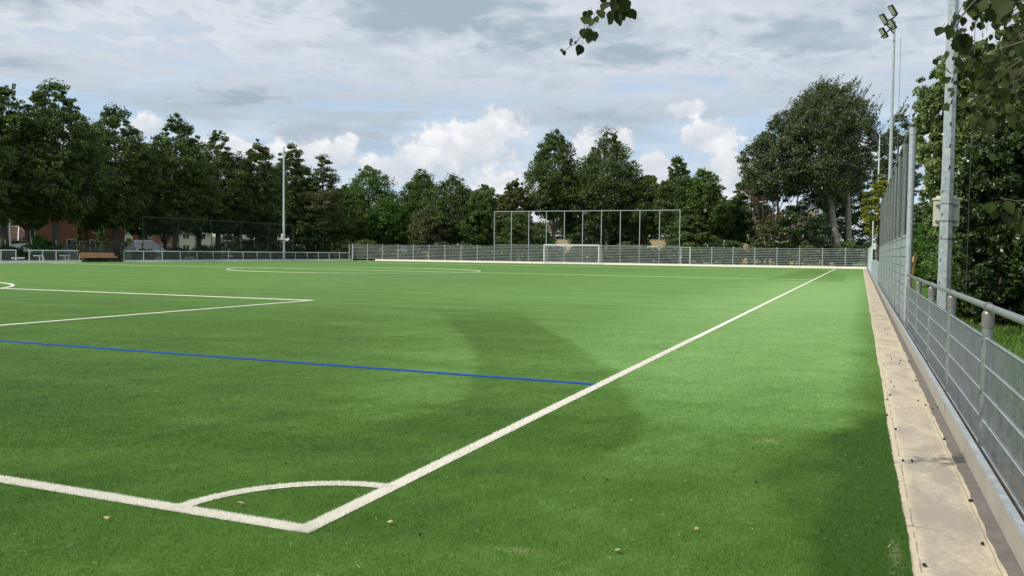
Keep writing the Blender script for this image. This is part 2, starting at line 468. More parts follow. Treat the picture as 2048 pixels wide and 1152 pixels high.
M['leaf_hedge_shaded'] = leafmat('leaf_hedge_shaded', (0.008, 0.022, 0.006), (0.085, 0.145, 0.036), 0.18, 0.32, 0.7)  # overhanging tree's shade put into the dark end of the leaf colour
M['leaf_poplar'] = leafmat('leaf_poplar', (0.013, 0.022, 0.009), (0.062, 0.088, 0.024), 0.32, 0.6, 0.15)
M['leaf_wind'] = leafmat('leaf_wind', (0.026, 0.048, 0.017), (0.165, 0.20, 0.095), 0.25, 0.45, 0.5)
M['leaf_rust'] = leafmat('leaf_rust', (0.06, 0.035, 0.02), (0.16, 0.11, 0.06), 0.2)

mt, T = new_mat('rough_grass')
g = T.n('ShaderNodeNewGeometry')
f = T.noise(g.outputs['Position'], 0.6, 6, 0.65)
f2_ = T.noise(g.outputs['Position'], 14, 4, 0.7)
c = T.mix(T.smooth(f, 0.35, 0.65), (0.055, 0.12, 0.022), (0.10, 0.19, 0.035))
c = T.mix(T.lin(f2_, 0.3, 0.75, 0, 0.5), c, (0.035, 0.06, 0.015))
finish(T, c, 0.9, bump=f2_, bstr=0.6, bdist=0.05, spec=0.1)
M['rough_grass'] = mt

mt, T = new_mat('soil')
g = T.n('ShaderNodeNewGeometry')
f = T.noise(g.outputs['Position'], 3, 6, 0.65)
finish(T, T.mix(T.smooth(f, 0.3, 0.7), (0.10, 0.08, 0.055), (0.24, 0.19, 0.13)), 0.95, bump=f, bstr=0.5, bdist=0.03, spec=0.1)
M['soil'] = mt

mt, T = new_mat('sandy_paving')
g = T.n('ShaderNodeNewGeometry')
s = T.n('ShaderNodeSeparateXYZ', i_0=g.outputs['Position'])
x, y, z = s.outputs
big = T.noise(T.xyz(T.math('MULTIPLY', x, 2.2), y, 0.0), 1.5, 5, 0.65, 0.4)
fine = T.noise(g.outputs['Position'], 55, 5, 0.75)
cov = T.math('ADD', T.math('MULTIPLY', big, 0.75), T.math('MULTIPLY', fine, 0.45))
edgel = T.smooth(x, 2.97, 2.88)
edger = T.smooth(x, 3.20, 3.26)
cov = T.math('ADD', cov, T.math('MULTIPLY', T.math('MAXIMUM', edgel, edger), 0.22))
cov = T.math('ADD', cov, T.math('MULTIPLY', T.smooth(y, 1.5, 6.0), 0.10))
f = T.smooth(cov, 0.50, 0.86)
sandc = T.mix(T.smooth(fine, 0.3, 0.7), (0.47, 0.405, 0.285), (0.61, 0.54, 0.40))
c = T.mix(f, (0.33, 0.295, 0.245), sandc)
fr = T.math('FRACT', T.math('DIVIDE', T.math('ADD', y, T.math('MULTIPLY', x, 0.03)), 1.0))
jt = T.math('MULTIPLY', T.smooth(T.math('ABSOLUTE', T.math('SUBTRACT', fr, 0.5)), 0.012, 0.004), T.smooth(T.noise(g.outputs['Position'], 6, 3), 0.45, 0.6))
c = T.mix(T.math('MULTIPLY', jt, 0.85), c, (0.17, 0.14, 0.11))
xj = T.math('ADD', x, T.math('MULTIPLY', T.math('SUBTRACT', T.noise(T.xyz(0.0, y, 0.0), 5, 3), 0.5), 0.015))
j2 = T.smooth(T.math('ABSOLUTE', T.math('SUBTRACT', xj, 2.905)), 0.006, 0.002)
j3 = T.smooth(T.math('ABSOLUTE', T.math('SUBTRACT', xj, 3.243)), 0.006, 0.002)
brk = T.smooth(T.noise(T.xyz(0.0, y, 4.0), 3.5, 3), 0.44, 0.52)
c = T.mix(T.math('MULTIPLY', T.math('MAXIMUM', T.math('MULTIPLY', j2, brk), T.math('MULTIPLY', j3, .7)), 0.6), c, (0.10, 0.085, 0.07))
finish(T, c, 0.9, bump=fine, bstr=0.35, bdist=0.006, spec=0.15)
M['paving'] = mt


# ------------------------------------------------------------------ mesh builder
class MB:
    def __init__(s):
        s.v, s.f = [], []

    def quad(s, *p):
        n = len(s.v)
        s.v += [tuple(q) for q in p]
        s.f.append(tuple(range(n, n + len(p))))
        return s

    def box(s, x0, x1, y0, y1, z0, z1):
        n = len(s.v)
        s.v += [(x0, y0, z0), (x1, y0, z0), (x1, y1, z0), (x0, y1, z0), (x0, y0, z1), (x1, y0, z1), (x1, y1, z1), (x0, y1, z1)]
        s.f += [tuple(n + i for i in q) for q in ((0, 3, 2, 1), (4, 5, 6, 7), (0, 1, 5, 4), (1, 2, 6, 5), (2, 3, 7, 6), (3, 0, 4, 7))]
        return s

    def obox(s, c, ax, ay, az_):
        """box centred at c with half-extent vectors"""
        n = len(s.v)
        c, ax, ay, az_ = Vector(c), Vector(ax), Vector(ay), Vector(az_)
        for k in (-1, 1):
            for i, j in ((-1, -1), (1, -1), (1, 1), (-1, 1)):
                s.v.append(tuple(c + ax * i + ay * j + az_ * k))
        s.f += [tuple(n + i for i in q) for q in ((0, 3, 2, 1), (4, 5, 6, 7), (0, 1, 5, 4), (1, 2, 6, 5), (2, 3, 7, 6), (3, 0, 4, 7))]
        return s

    def tube(s, pts, r, n=8, caps=True, twist=0.0):
        pts = [Vector(p) for p in pts]
        rs = r if isinstance(r, (list, tuple)) else [r] * len(pts)
        up = Vector((0, 0, 1))
        d0 = (pts[1] - pts[0]).normalized()
        if abs(d0.dot(up)) > 0.9:
            up = Vector((1, 0, 0))
        base = len(s.v)
        for i, p in enumerate(pts):
            if i == 0:
                d = pts[1] - pts[0]
            elif i == len(pts) - 1:
                d = pts[-1] - pts[-2]
            else:
                d = pts[i + 1] - pts[i - 1]
            d.normalize()
            a = up - d * up.dot(d)
            a.normalize()
            b = d.cross(a)
            up = a
            for k in range(n):
                t = 2 * math.pi * k / n + twist
                s.v.append(tuple(p + (a * math.cos(t) + b * math.sin(t)) * rs[i]))
        for i in range(len(pts) - 1):
            for k in range(n):
                k2 = (k + 1) % n
                s.f.append((base + i * n + k, base + i * n + k2, base + (i + 1) * n + k2, base + (i + 1) * n + k))
        if caps:
            s.f.append(tuple(base + k for k in reversed(range(n))))
            e = base + (len(pts) - 1) * n
            s.f.append(tuple(e + k for k in range(n)))
        return s

    def build(s, name, mat, parent=None, smooth=False, loc=None):
        me = bpy.data.meshes.new(name)
        vv = s.v
        if loc is not None:
            vv = [(a - loc[0], b - loc[1], c_ - loc[2]) for a, b, c_ in vv]
        me.from_pydata(vv, [], s.f)
        if isinstance(mat, (list, tuple)):
            for q in mat:
                me.materials.append(q)
        else:
            me.materials.append(mat)
        if smooth:
            me.polygons.foreach_set('use_smooth', [True] * len(me.polygons))
        if getattr(s, 'two', None) and isinstance(mat, (list, tuple)):
            mi = [0] * len(me.polygons)
            for k_ in s.two:
                mi[k_] = 1
            me.polygons.foreach_set('material_index', mi)
        me.update()
        o = bpy.data.objects.new(name, me)
        COL.objects.link(o)
        if parent is not None:
            o.parent = parent
        if loc is not None:
            o.location = loc
        return o


def quads_mesh(name, V, mat, tone, parent=None, nv=4, loc=(0, 0, 0)):
    """V: (N, nv, 3) array -> one mesh of N polygons with per-face 'tone'"""
    N = V.shape[0]
    me = bpy.data.meshes.new(name)
    me.vertices.add(N * nv)
    me.vertices.foreach_set('co', V.reshape(-1).astype(np.float32))
    me.loops.add(N * nv)
    me.loops.foreach_set('vertex_index', np.arange(N * nv, dtype=np.int32))
    me.polygons.add(N)
    me.polygons.foreach_set('loop_start', np.arange(0, N * nv, nv, dtype=np.int32))
    me.update(calc_edges=True)
    a = me.attributes.new('tone', 'FLOAT', 'FACE')
    a.data.foreach_set('value', tone.astype(np.float32))
    me.materials.append(mat)
    o = bpy.data.objects.new(name, me)
    COL.objects.link(o)
    if parent is not None:
        o.parent = parent
    o.location = loc
    return o


def thing(name, label, cat, loc=(0, 0, 0), group=None):
    o = bpy.data.objects.new(name, None)
    o.empty_display_size = 0.3
    COL.objects.link(o)
    o.location = loc
    o['label'] = label
    o['category'] = cat
    if group:
        o['group'] = group
    return o


def tag(o, label, cat, group=None):
    o['label'] = label
    o['category'] = cat
    if group:
        o['group'] = group
    return o


def struct(o):
    o['kind'] = 'structure'
    return o


# ------------------------------------------------------------------ ground
W_, L_ = 64.0, 100.0
struct(MB().quad((-3000, -3000, -0.06), (3000, -3000, -0.06), (3000, 3000, -0.06), (-3000, 3000, -0.06)).build('ground', M['rough_grass']))
mb = MB()
rng = np.random.default_rng(3)
ys = np.concatenate([np.arange(-6, 20, 0.04), np.arange(20, 103.01, 0.8)])
wv = 0.006 * np.sin(ys * 1.1) + 0.003 * np.sin(ys * 5.3 + 1) + rng.normal(0, 0.0025, len(ys))
n0 = len(mb.v)
for yy, w_ in zip(ys, wv):
    mb.v += [(-66.6, yy, 0), (2.86 + w_, yy, 0)]
for i in range(len(ys) - 1):
    mb.f.append((n0 + 2 * i, n0 + 2 * i + 1, n0 + 2 * i + 3, n0 + 2 * i + 2))
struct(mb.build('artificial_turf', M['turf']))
struct(MB().quad((2.78, -6, -0.008), (3.27, -6, -0.008), (3.27, 102.9, -0.008), (2.78, 102.9, -0.008)).build('paving', M['paving']))
mb = MB()
ys2 = np.arange(-6, 103, 0.05)
w2 = 0.004 * np.sin(ys2 * 3.3) + 0.003 * np.sin(ys2 * 7.9 + 1) + 0.004 * np.sin(ys2 * 17)
for yy, w_ in zip(ys2, w2):
    mb.v += [(3.262 + w_, yy, -0.004), (3.345, yy, -0.004)]
for i in range(len(ys2) - 1):
    mb.f.append((2 * i, 2 * i + 1, 2 * i + 3, 2 * i + 2))
struct(mb.build('dark_edge_strip', M['dark_strip']))  # flat dark strip between the paving and the kerb board
struct(MB().quad((-68.4, 36, -0.012), (-66.5, 36, -0.012), (-66.5, 103, -0.012), (-68.4, 103, -0.012)).build('side_path', M['paving']))
struct(MB().quad((3.36, -6, -0.02), (3.75, -6, -0.02), (3.75, 104, -0.02), (3.36, 104, -0.02)).build('soil_strip', M['soil']))
struct(MB().quad((-66.6, 102.25, -0.010), (3.3, 102.25, -0.010), (3.3, 104.6, -0.010), (-66.6, 104.6, -0.010)).build('end_path', M['paving']))


# ------------------------------------------------------------------ pitch markings
LZ = 0.004


def ridge(mb, x0, y0, x1, y1, w=0.10, h=0.018):
    """a line of tufts standing a little proud of the lying pile"""
    a, b = Vector((x0, y0, 0)), Vector((x1, y1, 0))
    d = b - a
    nrm = Vector((-d.y, d.x, 0)).normalized() * (w / 2)
    return mb.obox((a + b) / 2 + Vector((0, 0, h / 2)), d / 2, nrm, (0, 0, h / 2))


def strip(x0, y0, x1, y1, w=0.10):
    d = Vector((x1 - x0, y1 - y0, 0)).normalized()
    nrm = Vector((-d.y, d.x, 0)) * (w / 2)
    a, b = Vector((x0, y0, LZ)), Vector((x1, y1, LZ))
    return [a - nrm, b - nrm, b + nrm, a + nrm]


def arc_strip(mb, cx, cy, r, a0, a1, w=0.10, n=60, z=LZ, h=0.0):
    z = max(z, h)
    k = len(mb.v)
    for i in range(n + 1):
        t = a0 + (a1 - a0) * i / n
        for rr in (r - w / 2, r + w / 2):
            mb.v.append((cx + rr * math.cos(t), cy + rr * math.sin(t), z))
    for i in range(n):
        mb.f.append((k + 2 * i, k + 2 * i + 1, k + 2 * i + 3, k + 2 * i + 2))
    if h:
        for j in (0, 1):
            k2 = len(mb.v)
            for i in range(n + 1):
                q = mb.v[k + 2 * i + j]
                mb.v.append((q[0], q[1], 0))
            for i in range(n):
                mb.f.append((k + 2 * i + j, k2 + i, k2 + i + 1, k + 2 * i + 2 + j))


BX = W_ / 2 - 20.16
struct(MB().quad(*strip(0, -0.05, 0, L_ + .05)).build('touchline', M['line']))
struct(MB().quad(*strip(-W_, 0, -0.05, 0)).build('goal_line', M['line']))
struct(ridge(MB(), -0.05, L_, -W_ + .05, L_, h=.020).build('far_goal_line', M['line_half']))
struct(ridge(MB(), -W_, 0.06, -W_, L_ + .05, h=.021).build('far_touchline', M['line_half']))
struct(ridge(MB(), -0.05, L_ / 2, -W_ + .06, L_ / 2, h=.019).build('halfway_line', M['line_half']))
struct(ridge(MB(), -0.05, 5.30, -W_ + .06, 5.30, 0.08, h=.011).build('blue_line', M['blue']))
mb = MB()
ridge(mb, -BX, 0.06, -BX, 16.55, h=.014)
ridge(mb, -BX - .051, 16.5, -BX - 40.269, 16.5, h=.014)
ridge(mb, -BX - 40.32, 16.55, -BX - 40.32, 0.06, h=.014)
struct(mb.build('penalty_area_line', M['line']))
mb = MB()
a = math.asin(5.5 / 9.15)
arc_strip(mb, -W_ / 2, 11, 9.15, a + .006, math.pi - a - .006, h=.014)
struct(mb.build('penalty_arc', M['line']))
mb = MB()
ridge(mb, -BX, L_ - .06, -BX, L_ - 16.55, h=.018)
ridge(mb, -BX - .051, L_ - 16.5, -BX - 40.269, L_ - 16.5, h=.018)
ridge(mb, -BX - 40.32, L_ - 16.55, -BX - 40.32, L_ - .06, h=.018)
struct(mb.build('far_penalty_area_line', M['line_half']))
mb = MB()
arc_strip(mb, -W_ / 2, L_ / 2, 9.15, 0, 2 * math.pi, n=120, z=0.022, h=.022)
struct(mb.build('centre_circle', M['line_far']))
mb = MB()
arc_strip(mb, 0, 0, 0.86, math.pi / 2 + .055, math.pi - .055, w=0.085, n=24)
struct(mb.build('corner_arc', M['line']))


# ------------------------------------------------------------------ turf fibres near the camera
def blades(n, seed, dmin, dmax, dens_pow, w, h, region=None):
    r = np.random.default_rng(seed)
    # roots in the camera's view cone on the ground, denser near
    t = r.random(n)
    d = dmin * (dmax / dmin) ** (t ** dens_pow)
    half = 0.64
    u_ = (r.random(n) * 2 - 1) * half
    X_ = CAM.x + d * (-math.sin(YAW)) + d * u_ * math.cos(YAW)
    Y_ = CAM.y + d * math.cos(YAW) + d * u_ * math.sin(YAW)
    fade = np.clip((d - dmax * .35) / (dmax * .65), 0, 1)
    ok = (X_ < 2.862 + 0.006 * np.sin(Y_ * 1.1)) & (X_ > -60) & (r.random(n) > fade ** 1.3)
    X_, Y_, d = X_[ok], Y_[ok], d[ok]
    n = len(X_)
    ww = w * np.maximum(1.0, d / 4.0) * (0.7 + 0.6 * r.random(n))
    hh = h * (0.6 + 0.7 * r.random(n))
    th = r.random(n) * 2 * np.pi
    lean = 0.35 + 0.9 * r.random(n)
    la = r.normal(0.6, 1.5, n)
    V = np.zeros((n, 3, 3))
    V[:, 0, 0] = X_ - np.cos(th) * ww / 2
    V[:, 0, 1] = Y_ - np.sin(th) * ww / 2
    V[:, 1, 0] = X_ + np.cos(th) * ww / 2
    V[:, 1, 1] = Y_ + np.sin(th) * ww / 2
    V[:, 2, 0] = X_ + np.cos(la) * lean * hh
    V[:, 2, 1] = Y_ + np.sin(la) * lean * hh
    V[:, 2, 2] = hh
    V[:, :2, 2] = -0.002
    return X_, Y_, V, r.random(n)


def line_mask(X_, Y_):
    w = 0.048
    mask = (np.abs(X_) < w) & (Y_ > -w)
    mask |= (np.abs(Y_) < w) & (X_ < w)
    rr = np.hypot(X_, Y_)
    mask |= (np.abs(rr - 0.86) < 0.042) & (X_ < 0) & (Y_ > 0)
    return mask


parts_g, parts_t, parts_w, parts_wt, parts_b, parts_bt = [], [], [], [], [], []
for args in ((520000, 11, 2.3, 9.0, 0.90, 0.0026, 0.013), (190000, 12, 6.0, 22.0, 1.0, 0.0030, 0.012)):
    X_, Y_, V, tn = blades(*args)
    mk = line_mask(X_, Y_)
    bl = (np.abs(Y_ - 5.30) < 0.036) & (X_ < -0.05)
    gr = ~(mk | bl)
    parts_g.append(V[gr]); parts_t.append(tn[gr])
    parts_w.append(V[mk]); parts_wt.append(tn[mk])
    parts_b.append(V[bl]); parts_bt.append(tn[bl])
o = quads_mesh('turf_fibres', np.concatenate(parts_g), M['turf_blade'], np.concatenate(parts_t), nv=3)
o['kind'] = 'stuff'
# extra white fibres so that the lines have a frayed pile
r = np.random.default_rng(21)
ex = []


def line_fibres(n, fx):
    t = r.random(n)
    X_, Y_ = fx(t)
    d = np.hypot(X_ - CAM.x, Y_ - CAM.y)
    ww = 0.0035 * np.maximum(1.0, d / 4.0)
    hh = 0.015 * (0.6 + 0.6 * r.random(n))
    th = r.random(n) * 2 * np.pi
    la = r.random(n) * 2 * np.pi
    ln_ = 0.3 + 0.8 * r.random(n)
    V = np.zeros((n, 3, 3))
    V[:, 0] = np.stack([X_ - np.cos(th) * ww / 2, Y_ - np.sin(th) * ww / 2, np.full(n, .001)], -1)
    V[:, 1] = np.stack([X_ + np.cos(th) * ww / 2, Y_ + np.sin(th) * ww / 2, np.full(n, .001)], -1)
    V[:, 2] = np.stack([X_ + np.cos(la) * ln_ * hh, Y_ + np.sin(la) * ln_ * hh, hh], -1)
    ex.append(V)


line_fibres(26000, lambda t: (-(3.2 * t) + 0.05, r.uniform(-.05, .05, len(t))))
line_fibres(36000, lambda t: (r.uniform(-.05, .05, len(t)), 11 * t ** 1.6 - .05))
line_fibres(8000, lambda t: ((.86 + r.uniform(-.043, .043, len(t))) * np.cos(np.pi / 2 * (1 + t)), (.86 + r.uniform(-.043, .043, len(t))) * np.sin(np.pi / 2 * (1 + t))))
Vw = np.concatenate(parts_w + ex)
o = quads_mesh('white_line_fibres', Vw, M['white_blade'], r.random(len(Vw)), nv=3)
o['kind'] = 'stuff'
Vb = np.concatenate(parts_b)
o = quads_mesh('blue_line_fibres', Vb, M['blue_blade'], r.random(len(Vb)), nv=3)
o['kind'] = 'stuff'


# ------------------------------------------------------------------ fences
def bars_panel(mb, p0, p1, z0, z1, hz, step=0.05, t=0.006, ht=0.010, skip_v=False, zw=None):
    """double wire panel from p0 to p1: thin vertical rods, horizontals at the heights hz"""
    p0, p1 = Vector((p0[0], p0[1], 0)), Vector((p1[0], p1[1], 0))
    d = p1 - p0
    Ln = d.length
    d.normalize()
    nrm = Vector((-d.y, d.x, 0))
    mb.two = getattr(mb, 'two', [])
    if not skip_v:
        n = int(Ln / step)
        for i in range(n + 1):
            c_ = p0 + d * (i * Ln / n)
            mb.obox((c_.x, c_.y, (z0 + z1) / 2), d * (t / 2), nrm * (t / 2), (0, 0, (z1 - z0) / 2))
    for z in hz:
        for s_ in (-1, 1):
            c_ = (p0 + p1) / 2 + nrm * (s_ * (t / 2 + ht / 2 + .0005))
            k0 = len(mb.f)
            mb.obox((c_.x, c_.y, z), d * (Ln / 2), nrm * (ht / 2), (0, 0, (zw or ht) / 2))
            mb.two += list(range(k0, len(mb.f)))


def board_run(name, label, p0, p1, nrm, z0, z1, mat, cap=True, seg=5.16, cat='kerb board', joint=True):
    """low kerb board with a metal top profile, in one thing"""
    p0, p1, nrm = Vector((*p0, 0)), Vector((*p1, 0)), Vector((*nrm, 0))
    d = (p1 - p0)
    Ln = d.length
    d.normalize()
    t = thing(name, label, cat, tuple((p0 + p1) / 2))
    off = t.location
    mb = MB()
    n = max(1, int(Ln / seg))
    for i in range(n):
        a = p0 + d * (i * Ln / n + .004)
        b = p0 + d * ((i + 1) * Ln / n - .004)
        c_ = (a + b) / 2 - off
        mb.obox((c_.x, c_.y, (z0 + z1) / 2), d * ((b - a).length / 2), nrm * 0.011, (0, 0, (z1 - z0) / 2))
    mb.build('board', mat, t)
    if joint:
        mb = MB()
        for i in range(1, n):
            a = p0 + d * (i * Ln / n) - off
            mb.obox((a.x, a.y, (z0 + z1) / 2 + .004), d * .006, nrm * 0.0125, (0, 0, (z1 - z0) / 2))
        if mb.v:
            mb.build('joint_strip', M['joint'], t)
    if cap:
        c_ = (p0 + p1) / 2 - off
        mb = MB()
        mb.obox((c_.x - nrm.x * .004, c_.y - nrm.y * .004, z1 + .006), d * (Ln / 2), nrm * 0.016, (0, 0, .005))
        mb.obox((c_.x + nrm.x * .0145, c_.y + nrm.y * .0145, z1 - .002), d * (Ln / 2), nrm * 0.0025, (0, 0, .013))
        mb.build('top_profile', M['galv'], t)
    return t


FX = 3.48
board_run('kerb_board', 'tan kerb board with bright metal edge running along the sandy paving beside the near fence', (3.345, -5.5), (3.345, 102.9), (-1, 0), 0.0, 0.165, M['board'])

# --- right fence: low railing part
SP = 2.655
low_posts = [0.80 + SP * i - SP * 2 for i in range(8)]   # ... 14.08
low_posts = [p for p in low_posts if p > -5]
fence = thing('railing_fence', 'low galvanised railing fence with round handrail and bar panels beside the paving', 'fence', (FX, 6, 0))


def low_post(par, x, y, off, mat=None, n=14, h=1.085, r_=0.038, cap=True):
    mb = MB()
    mb.tube([(x - off[0], y - off[1], -0.05), (x - off[0], y - off[1], h - 0.10)], r_, n)
    po = mb.build('post', mat or M['galv_rail'], par, smooth=False)
    if cap:
        mb = MB()
        cx, cy = x - off[0], y - off[1]
        mb.tube([(cx, cy, h - 0.155), (cx, cy, h - 0.150), (cx, cy, h - 0.05), (cx, cy, h - 0.03)], [0.040, 0.0425, 0.0425, 0.032], n)
        mb.tube([(cx, cy - 0.036, h), (cx, cy + 0.036, h)], 0.034, n)
        mb.tube([(cx - 0.052, cy, h - .13), (cx - 0.04, cy, h - .13)], 0.007, 6)
        mb.build('rail_clamp', M['cap'], par, smooth=False)
    return po


HZ_LOW = (0.06, 0.26, 0.46, 0.66, 0.862)
for y in low_posts:
    low_post(fence, FX, y, (FX, 6, 0))
    mb = MB()
    for zc in (0.075, 0.46, 0.83):
        mb = MB()
        mb.box(-0.049, -0.038, y - 6 - .020, y - 6 + .03, zc - .015, zc + .015)
        mb.build('panel_clip', M['galv_rail'], fence)
mb = MB()
mb.tube([(0, -6 - 4.6, 1.085), (0, 15.0 - 6, 1.085)], 0.0245, 14)
ro = mb.build('handrail', M['galv_rail'], fence, smooth=True)
for i in range(len(low_posts)):
    a = low_posts[i] + 0.045
    b = (low_posts[i + 1] if i + 1 < len(low_posts) else 15.1) - 0.045
    mb = MB()
    bars_panel(mb, (-0.012, a - 6), (-0.012, b - 6), 0.04, 0.875, HZ_LOW, 0.05, 0.0048, 0.007)
    mb.build('bar_panel', [M['galv_rod_shaded'], M['galv_wire']], fence)

# --- right fence: ball net part
NP = [15.15 + SP * i for i in range(11)]
nf = thing('ball_net_fence', 'tall round galvanised posts with black netting above bar panels, beside the touchline paving', 'fence', (FX, 28, 0))
for y in NP:
    mb = MB()
    mb.tube([(0.02, y - 28, -0.05), (0.02, y - 28, 4.02)], 0.062, 12)
    mb.tube([(0.02, y - 28, 3.88), (0.02, y - 28, 3.885), (0.02, y - 28, 4.03)], [0.067, 0.068, 0.068], 12)
    for zc in (0.9, 1.35, 1.9, 2.45, 3.0):
        mb.tube([(0.02, y - 28, zc), (0.02, y - 28, zc + .012)], 0.0645, 12)
    mb.build('post', M['galv'] if y < 16 else M['galv_rail'], nf, smooth=False)
mb = MB()
mb.tube([(0.02, NP[0] - 28 - .08, 4.09), (0.02, NP[-1] - 28 + .08, 4.09)], 0.048, 10)
mb.build('top_rail', M['galv_dark'], nf, smooth=True)
for i in range(len(NP) - 1):
    mb = MB()
    bars_panel(mb, (-0.010, NP[i] - 28 + .07), (-0.010, NP[i + 1] - 28 - .07), 0.04, 1.92, [0.06 + .2 * k for k in range(10)], 0.05, 0.0055, 0.008)
    mb.build('bar_panel', [M['galv'], M['rod_dark']], nf)
mb = MB()
y = NP[0]
rr = random.Random(4)
k = 0
while y < NP[-1]:
    sag = 0.03 * math.sin(y * 3)
    mb.tube([(-0.055, y - 28, 1.93), (-0.06 + sag, y - 28 + rr.uniform(-.02, .02), 3.0), (-0.03, y - 28, 4.08)], 0.0016, 3, False)
    y += 0.30
for z in np.arange(1.95, 4.08, 0.12):
    pts = []
    for j in range(len(NP) * 4 - 3):
        yy = NP[0] + j * SP / 4
        pts.append((-0.05, yy - 28, z - 0.035 * math.sin(math.pi * ((j % 4) / 4))))
    mb.tube(pts, 0.0022, 3, False)
mb.build('netting', M['net_black'], nf)

# --- right fence: low part further on, and far tall frame
mf = thing('low_bar_fence', 'low galvanised bar fence between the black netting and the far tall frame', 'fence', (FX, 56, 0))
mp = [NP[-1] + SP * i for i in range(1, 12)]
for y in mp:
    MB().tube([(0.02, y - 56, -0.05), (0.02, y - 56, 1.14)], 0.04, 8).build('post', M['galv'], mf)
mb = MB()
bars_panel(mb, (-0.06, NP[-1] + .08 - 56), (-0.06, mp[-1] - 56), 0.04, 1.10, [0.06 + .2 * k for k in range(6)], 0.05, 0.006, 0.010)
mb.build('bar_panel', M['galv_wire'], mf)
mb = MB().tube([(0.02, NP[-1] + .1 - 56, 1.16), (0.02, mp[-1] - 56, 1.16)], 0.03, 8)
mb.build('handrail', M['galv'], mf)
tf = thing('tall_frame_fence', 'pale tall fence frame with grey mesh near the far right corner', 'fence', (FX, 86, 0))
tp = [72.5 + 2.6 * i for i in range(12)]
for y in tp:
    hgt = 4.35 if y < 99.5 else 1.15
    MB().tube([(0, y - 86, -0.05), (0, y - 86, hgt)], 0.05, 8).build('post', M['galv_pale'], tf)
MB().tube([(0, tp[0] - 86, 4.36), (0, tp[10] - 86, 4.36)], 0.045, 8).build('top_rail', M['galv_pale'], tf)
mb = MB()
bars_panel(mb, (-0.07, tp[0] - 86), (-0.07, tp[10] - 86), 0.04, 2.33, [0.06 + .2 * k for k in range(12)], 0.05, 0.006, 0.012)
bars_panel(mb, (-0.07, tp[10] - 86 + .03), (-0.07, 103.2 - 86), 0.04, 1.12, [0.06 + .2 * k for k in range(6)], 0.05, 0.006, 0.012)
mb.build('bar_panel', M['galv_pale'], tf)
mb = MB()
for y in np.arange(tp[0], tp[10], 0.15):
    mb.box(-0.05, -0.046, y - 86, y - 86 + .004, 2.35, 4.34)
for z in np.arange(2.4, 4.34, 0.15):
    mb.box(-0.05, -0.046, tp[0] - 86, tp[10] - 86, z, z + .004)
mb.build('netting', M['net_black'], tf)

# --- far end fence
FY = 103.3
ef = thing('end_fence', 'tall galvanised bar fence across the far end behind the goal', 'fence', (-30, FY, 0))
fposts = [-64.63, -62.07, -59.5, -56.95, -54.4, -51.87, -49.33, -46.8, -44.24, -41.7, -39.14, -36.6, -34.05, -31.5, -28.93, -26.38, -23.81, -21.23, -18.65, -14.59, -12.0, -9.4, -6.8, -4.2, -1.6, 0.94, 3.40]
for x in fposts:
    tall = -44.5 < x < -18
    h = 7.0 if tall else 2.42
    mb = MB()
    w = 0.042 if tall else 0.036
    mb.box(x + 30 - w, x + 30 + w, -w, w, -0.05, h)
    zc = 0.25
    while zc < 2.4:
        mb.box(x + 30 - .11, x + 30 + .11, -w - .022, -w - .002, zc, zc + .035)
        zc += 0.40
    mb.build('post', M['galv_pale'] if not tall else M['galv'], ef)
mb = MB()
mb.box(-44.24 + 30 - .05, -18.65 + 30 + .05, -.045, .045, 7.0, 7.085)
mb.build('top_rail', M['galv'], ef)
mb = MB()
mb.box(-44.24 + 30 + .05, -18.65 + 30 - .06, -.078, -.052, 2.44, 2.50)
mb.build('middle_rail', M['galv'], ef)
HZ_T = [0.30 + .2 * k for k in range(11)]
allp = [-67.2] + fposts
for i in range(len(allp) - 1):
    a_, b_ = allp[i], allp[i + 1]
    if a_ == -18.65:
        a_ = -17.2
    mb = MB()
    bars_panel(mb, (a_ + 30, -.09), (b_ + 30, -.09), 0.25, 2.36, HZ_T, 0.10, 0.005, 0.012, zw=0.026)
    mb.build('bar_panel', [M['rod_dark'], M['galv_pale']], ef)
board_run('kerb_board', 'bright cream kerb board at the foot of the far end fence', (-63.2, FY - .2), (3.3, FY - .2), (0, -1), 0.0, 0.23, M['board_pale'], cap=False, seg=7.0)
gt = thing('gate', 'narrow galvanised bar gate in the far end fence right of the tall frame', 'gate', (-17.9, FY - .1, 0))
MB().box(-.62, -.52, -.07, .07, -.05, 2.45).build('gate_post', M['galv'], gt)
MB().box(.62, .74, -.07, .07, -.05, 2.45).build('gate_post', M['galv'], gt)
mb = MB()
mb.box(-.50, .60, -.02, .02, 2.30, 2.35)
mb.box(-.50, .60, -.02, .02, 0.22, 0.27)
mb.box(-.50, -.45, -.02, .02, 0.27, 2.30)
mb.box(.55, .60, -.02, .02, 0.27, 2.30)
mb.build('gate_frame', M['galv_pale'], gt)
mb = MB()
bars_panel(mb, (-.45, 0), (.55, 0), 0.27, 2.30, [0.30 + .2 * k for k in range(1, 10)], 0.10, 0.005, 0.012, zw=.026)
mb.build('gate_panel', [M['rod_dark'], M['galv_pale']], gt)
MB().box(-.50, -.38, -.07, -.03, 0.98, 1.10).build('lock_case', M['white'], gt)

# --- goal
gl = thing('football_goal', 'white football goal with pale net in front of the far end fence', 'goal', (-32, 100.15, 0))
MB().box(-3.78, -3.66, -.06, .06, 0, 2.44).build('goalpost', M['white'], gl)
MB().box(3.66, 3.78, -.06, .06, 0, 2.44).build('goalpost', M['white'], gl)
MB().box(-3.78, 3.78, -.06, .06, 2.442, 2.56).build('crossbar', M['white'], gl)
mb = MB()
for sx in (-3.72, 3.72):
    mb.tube([(sx, .06, 2.5), (sx, 0.9, 2.45), (sx, 2.0, .05), (sx, .06, .05)], .02, 6)
mb.tube([(-3.72, 2.0, .05), (3.72, 2.0, .05)], .03, 6)
mb.build('net_support', M['white'], gl)
mb = MB()


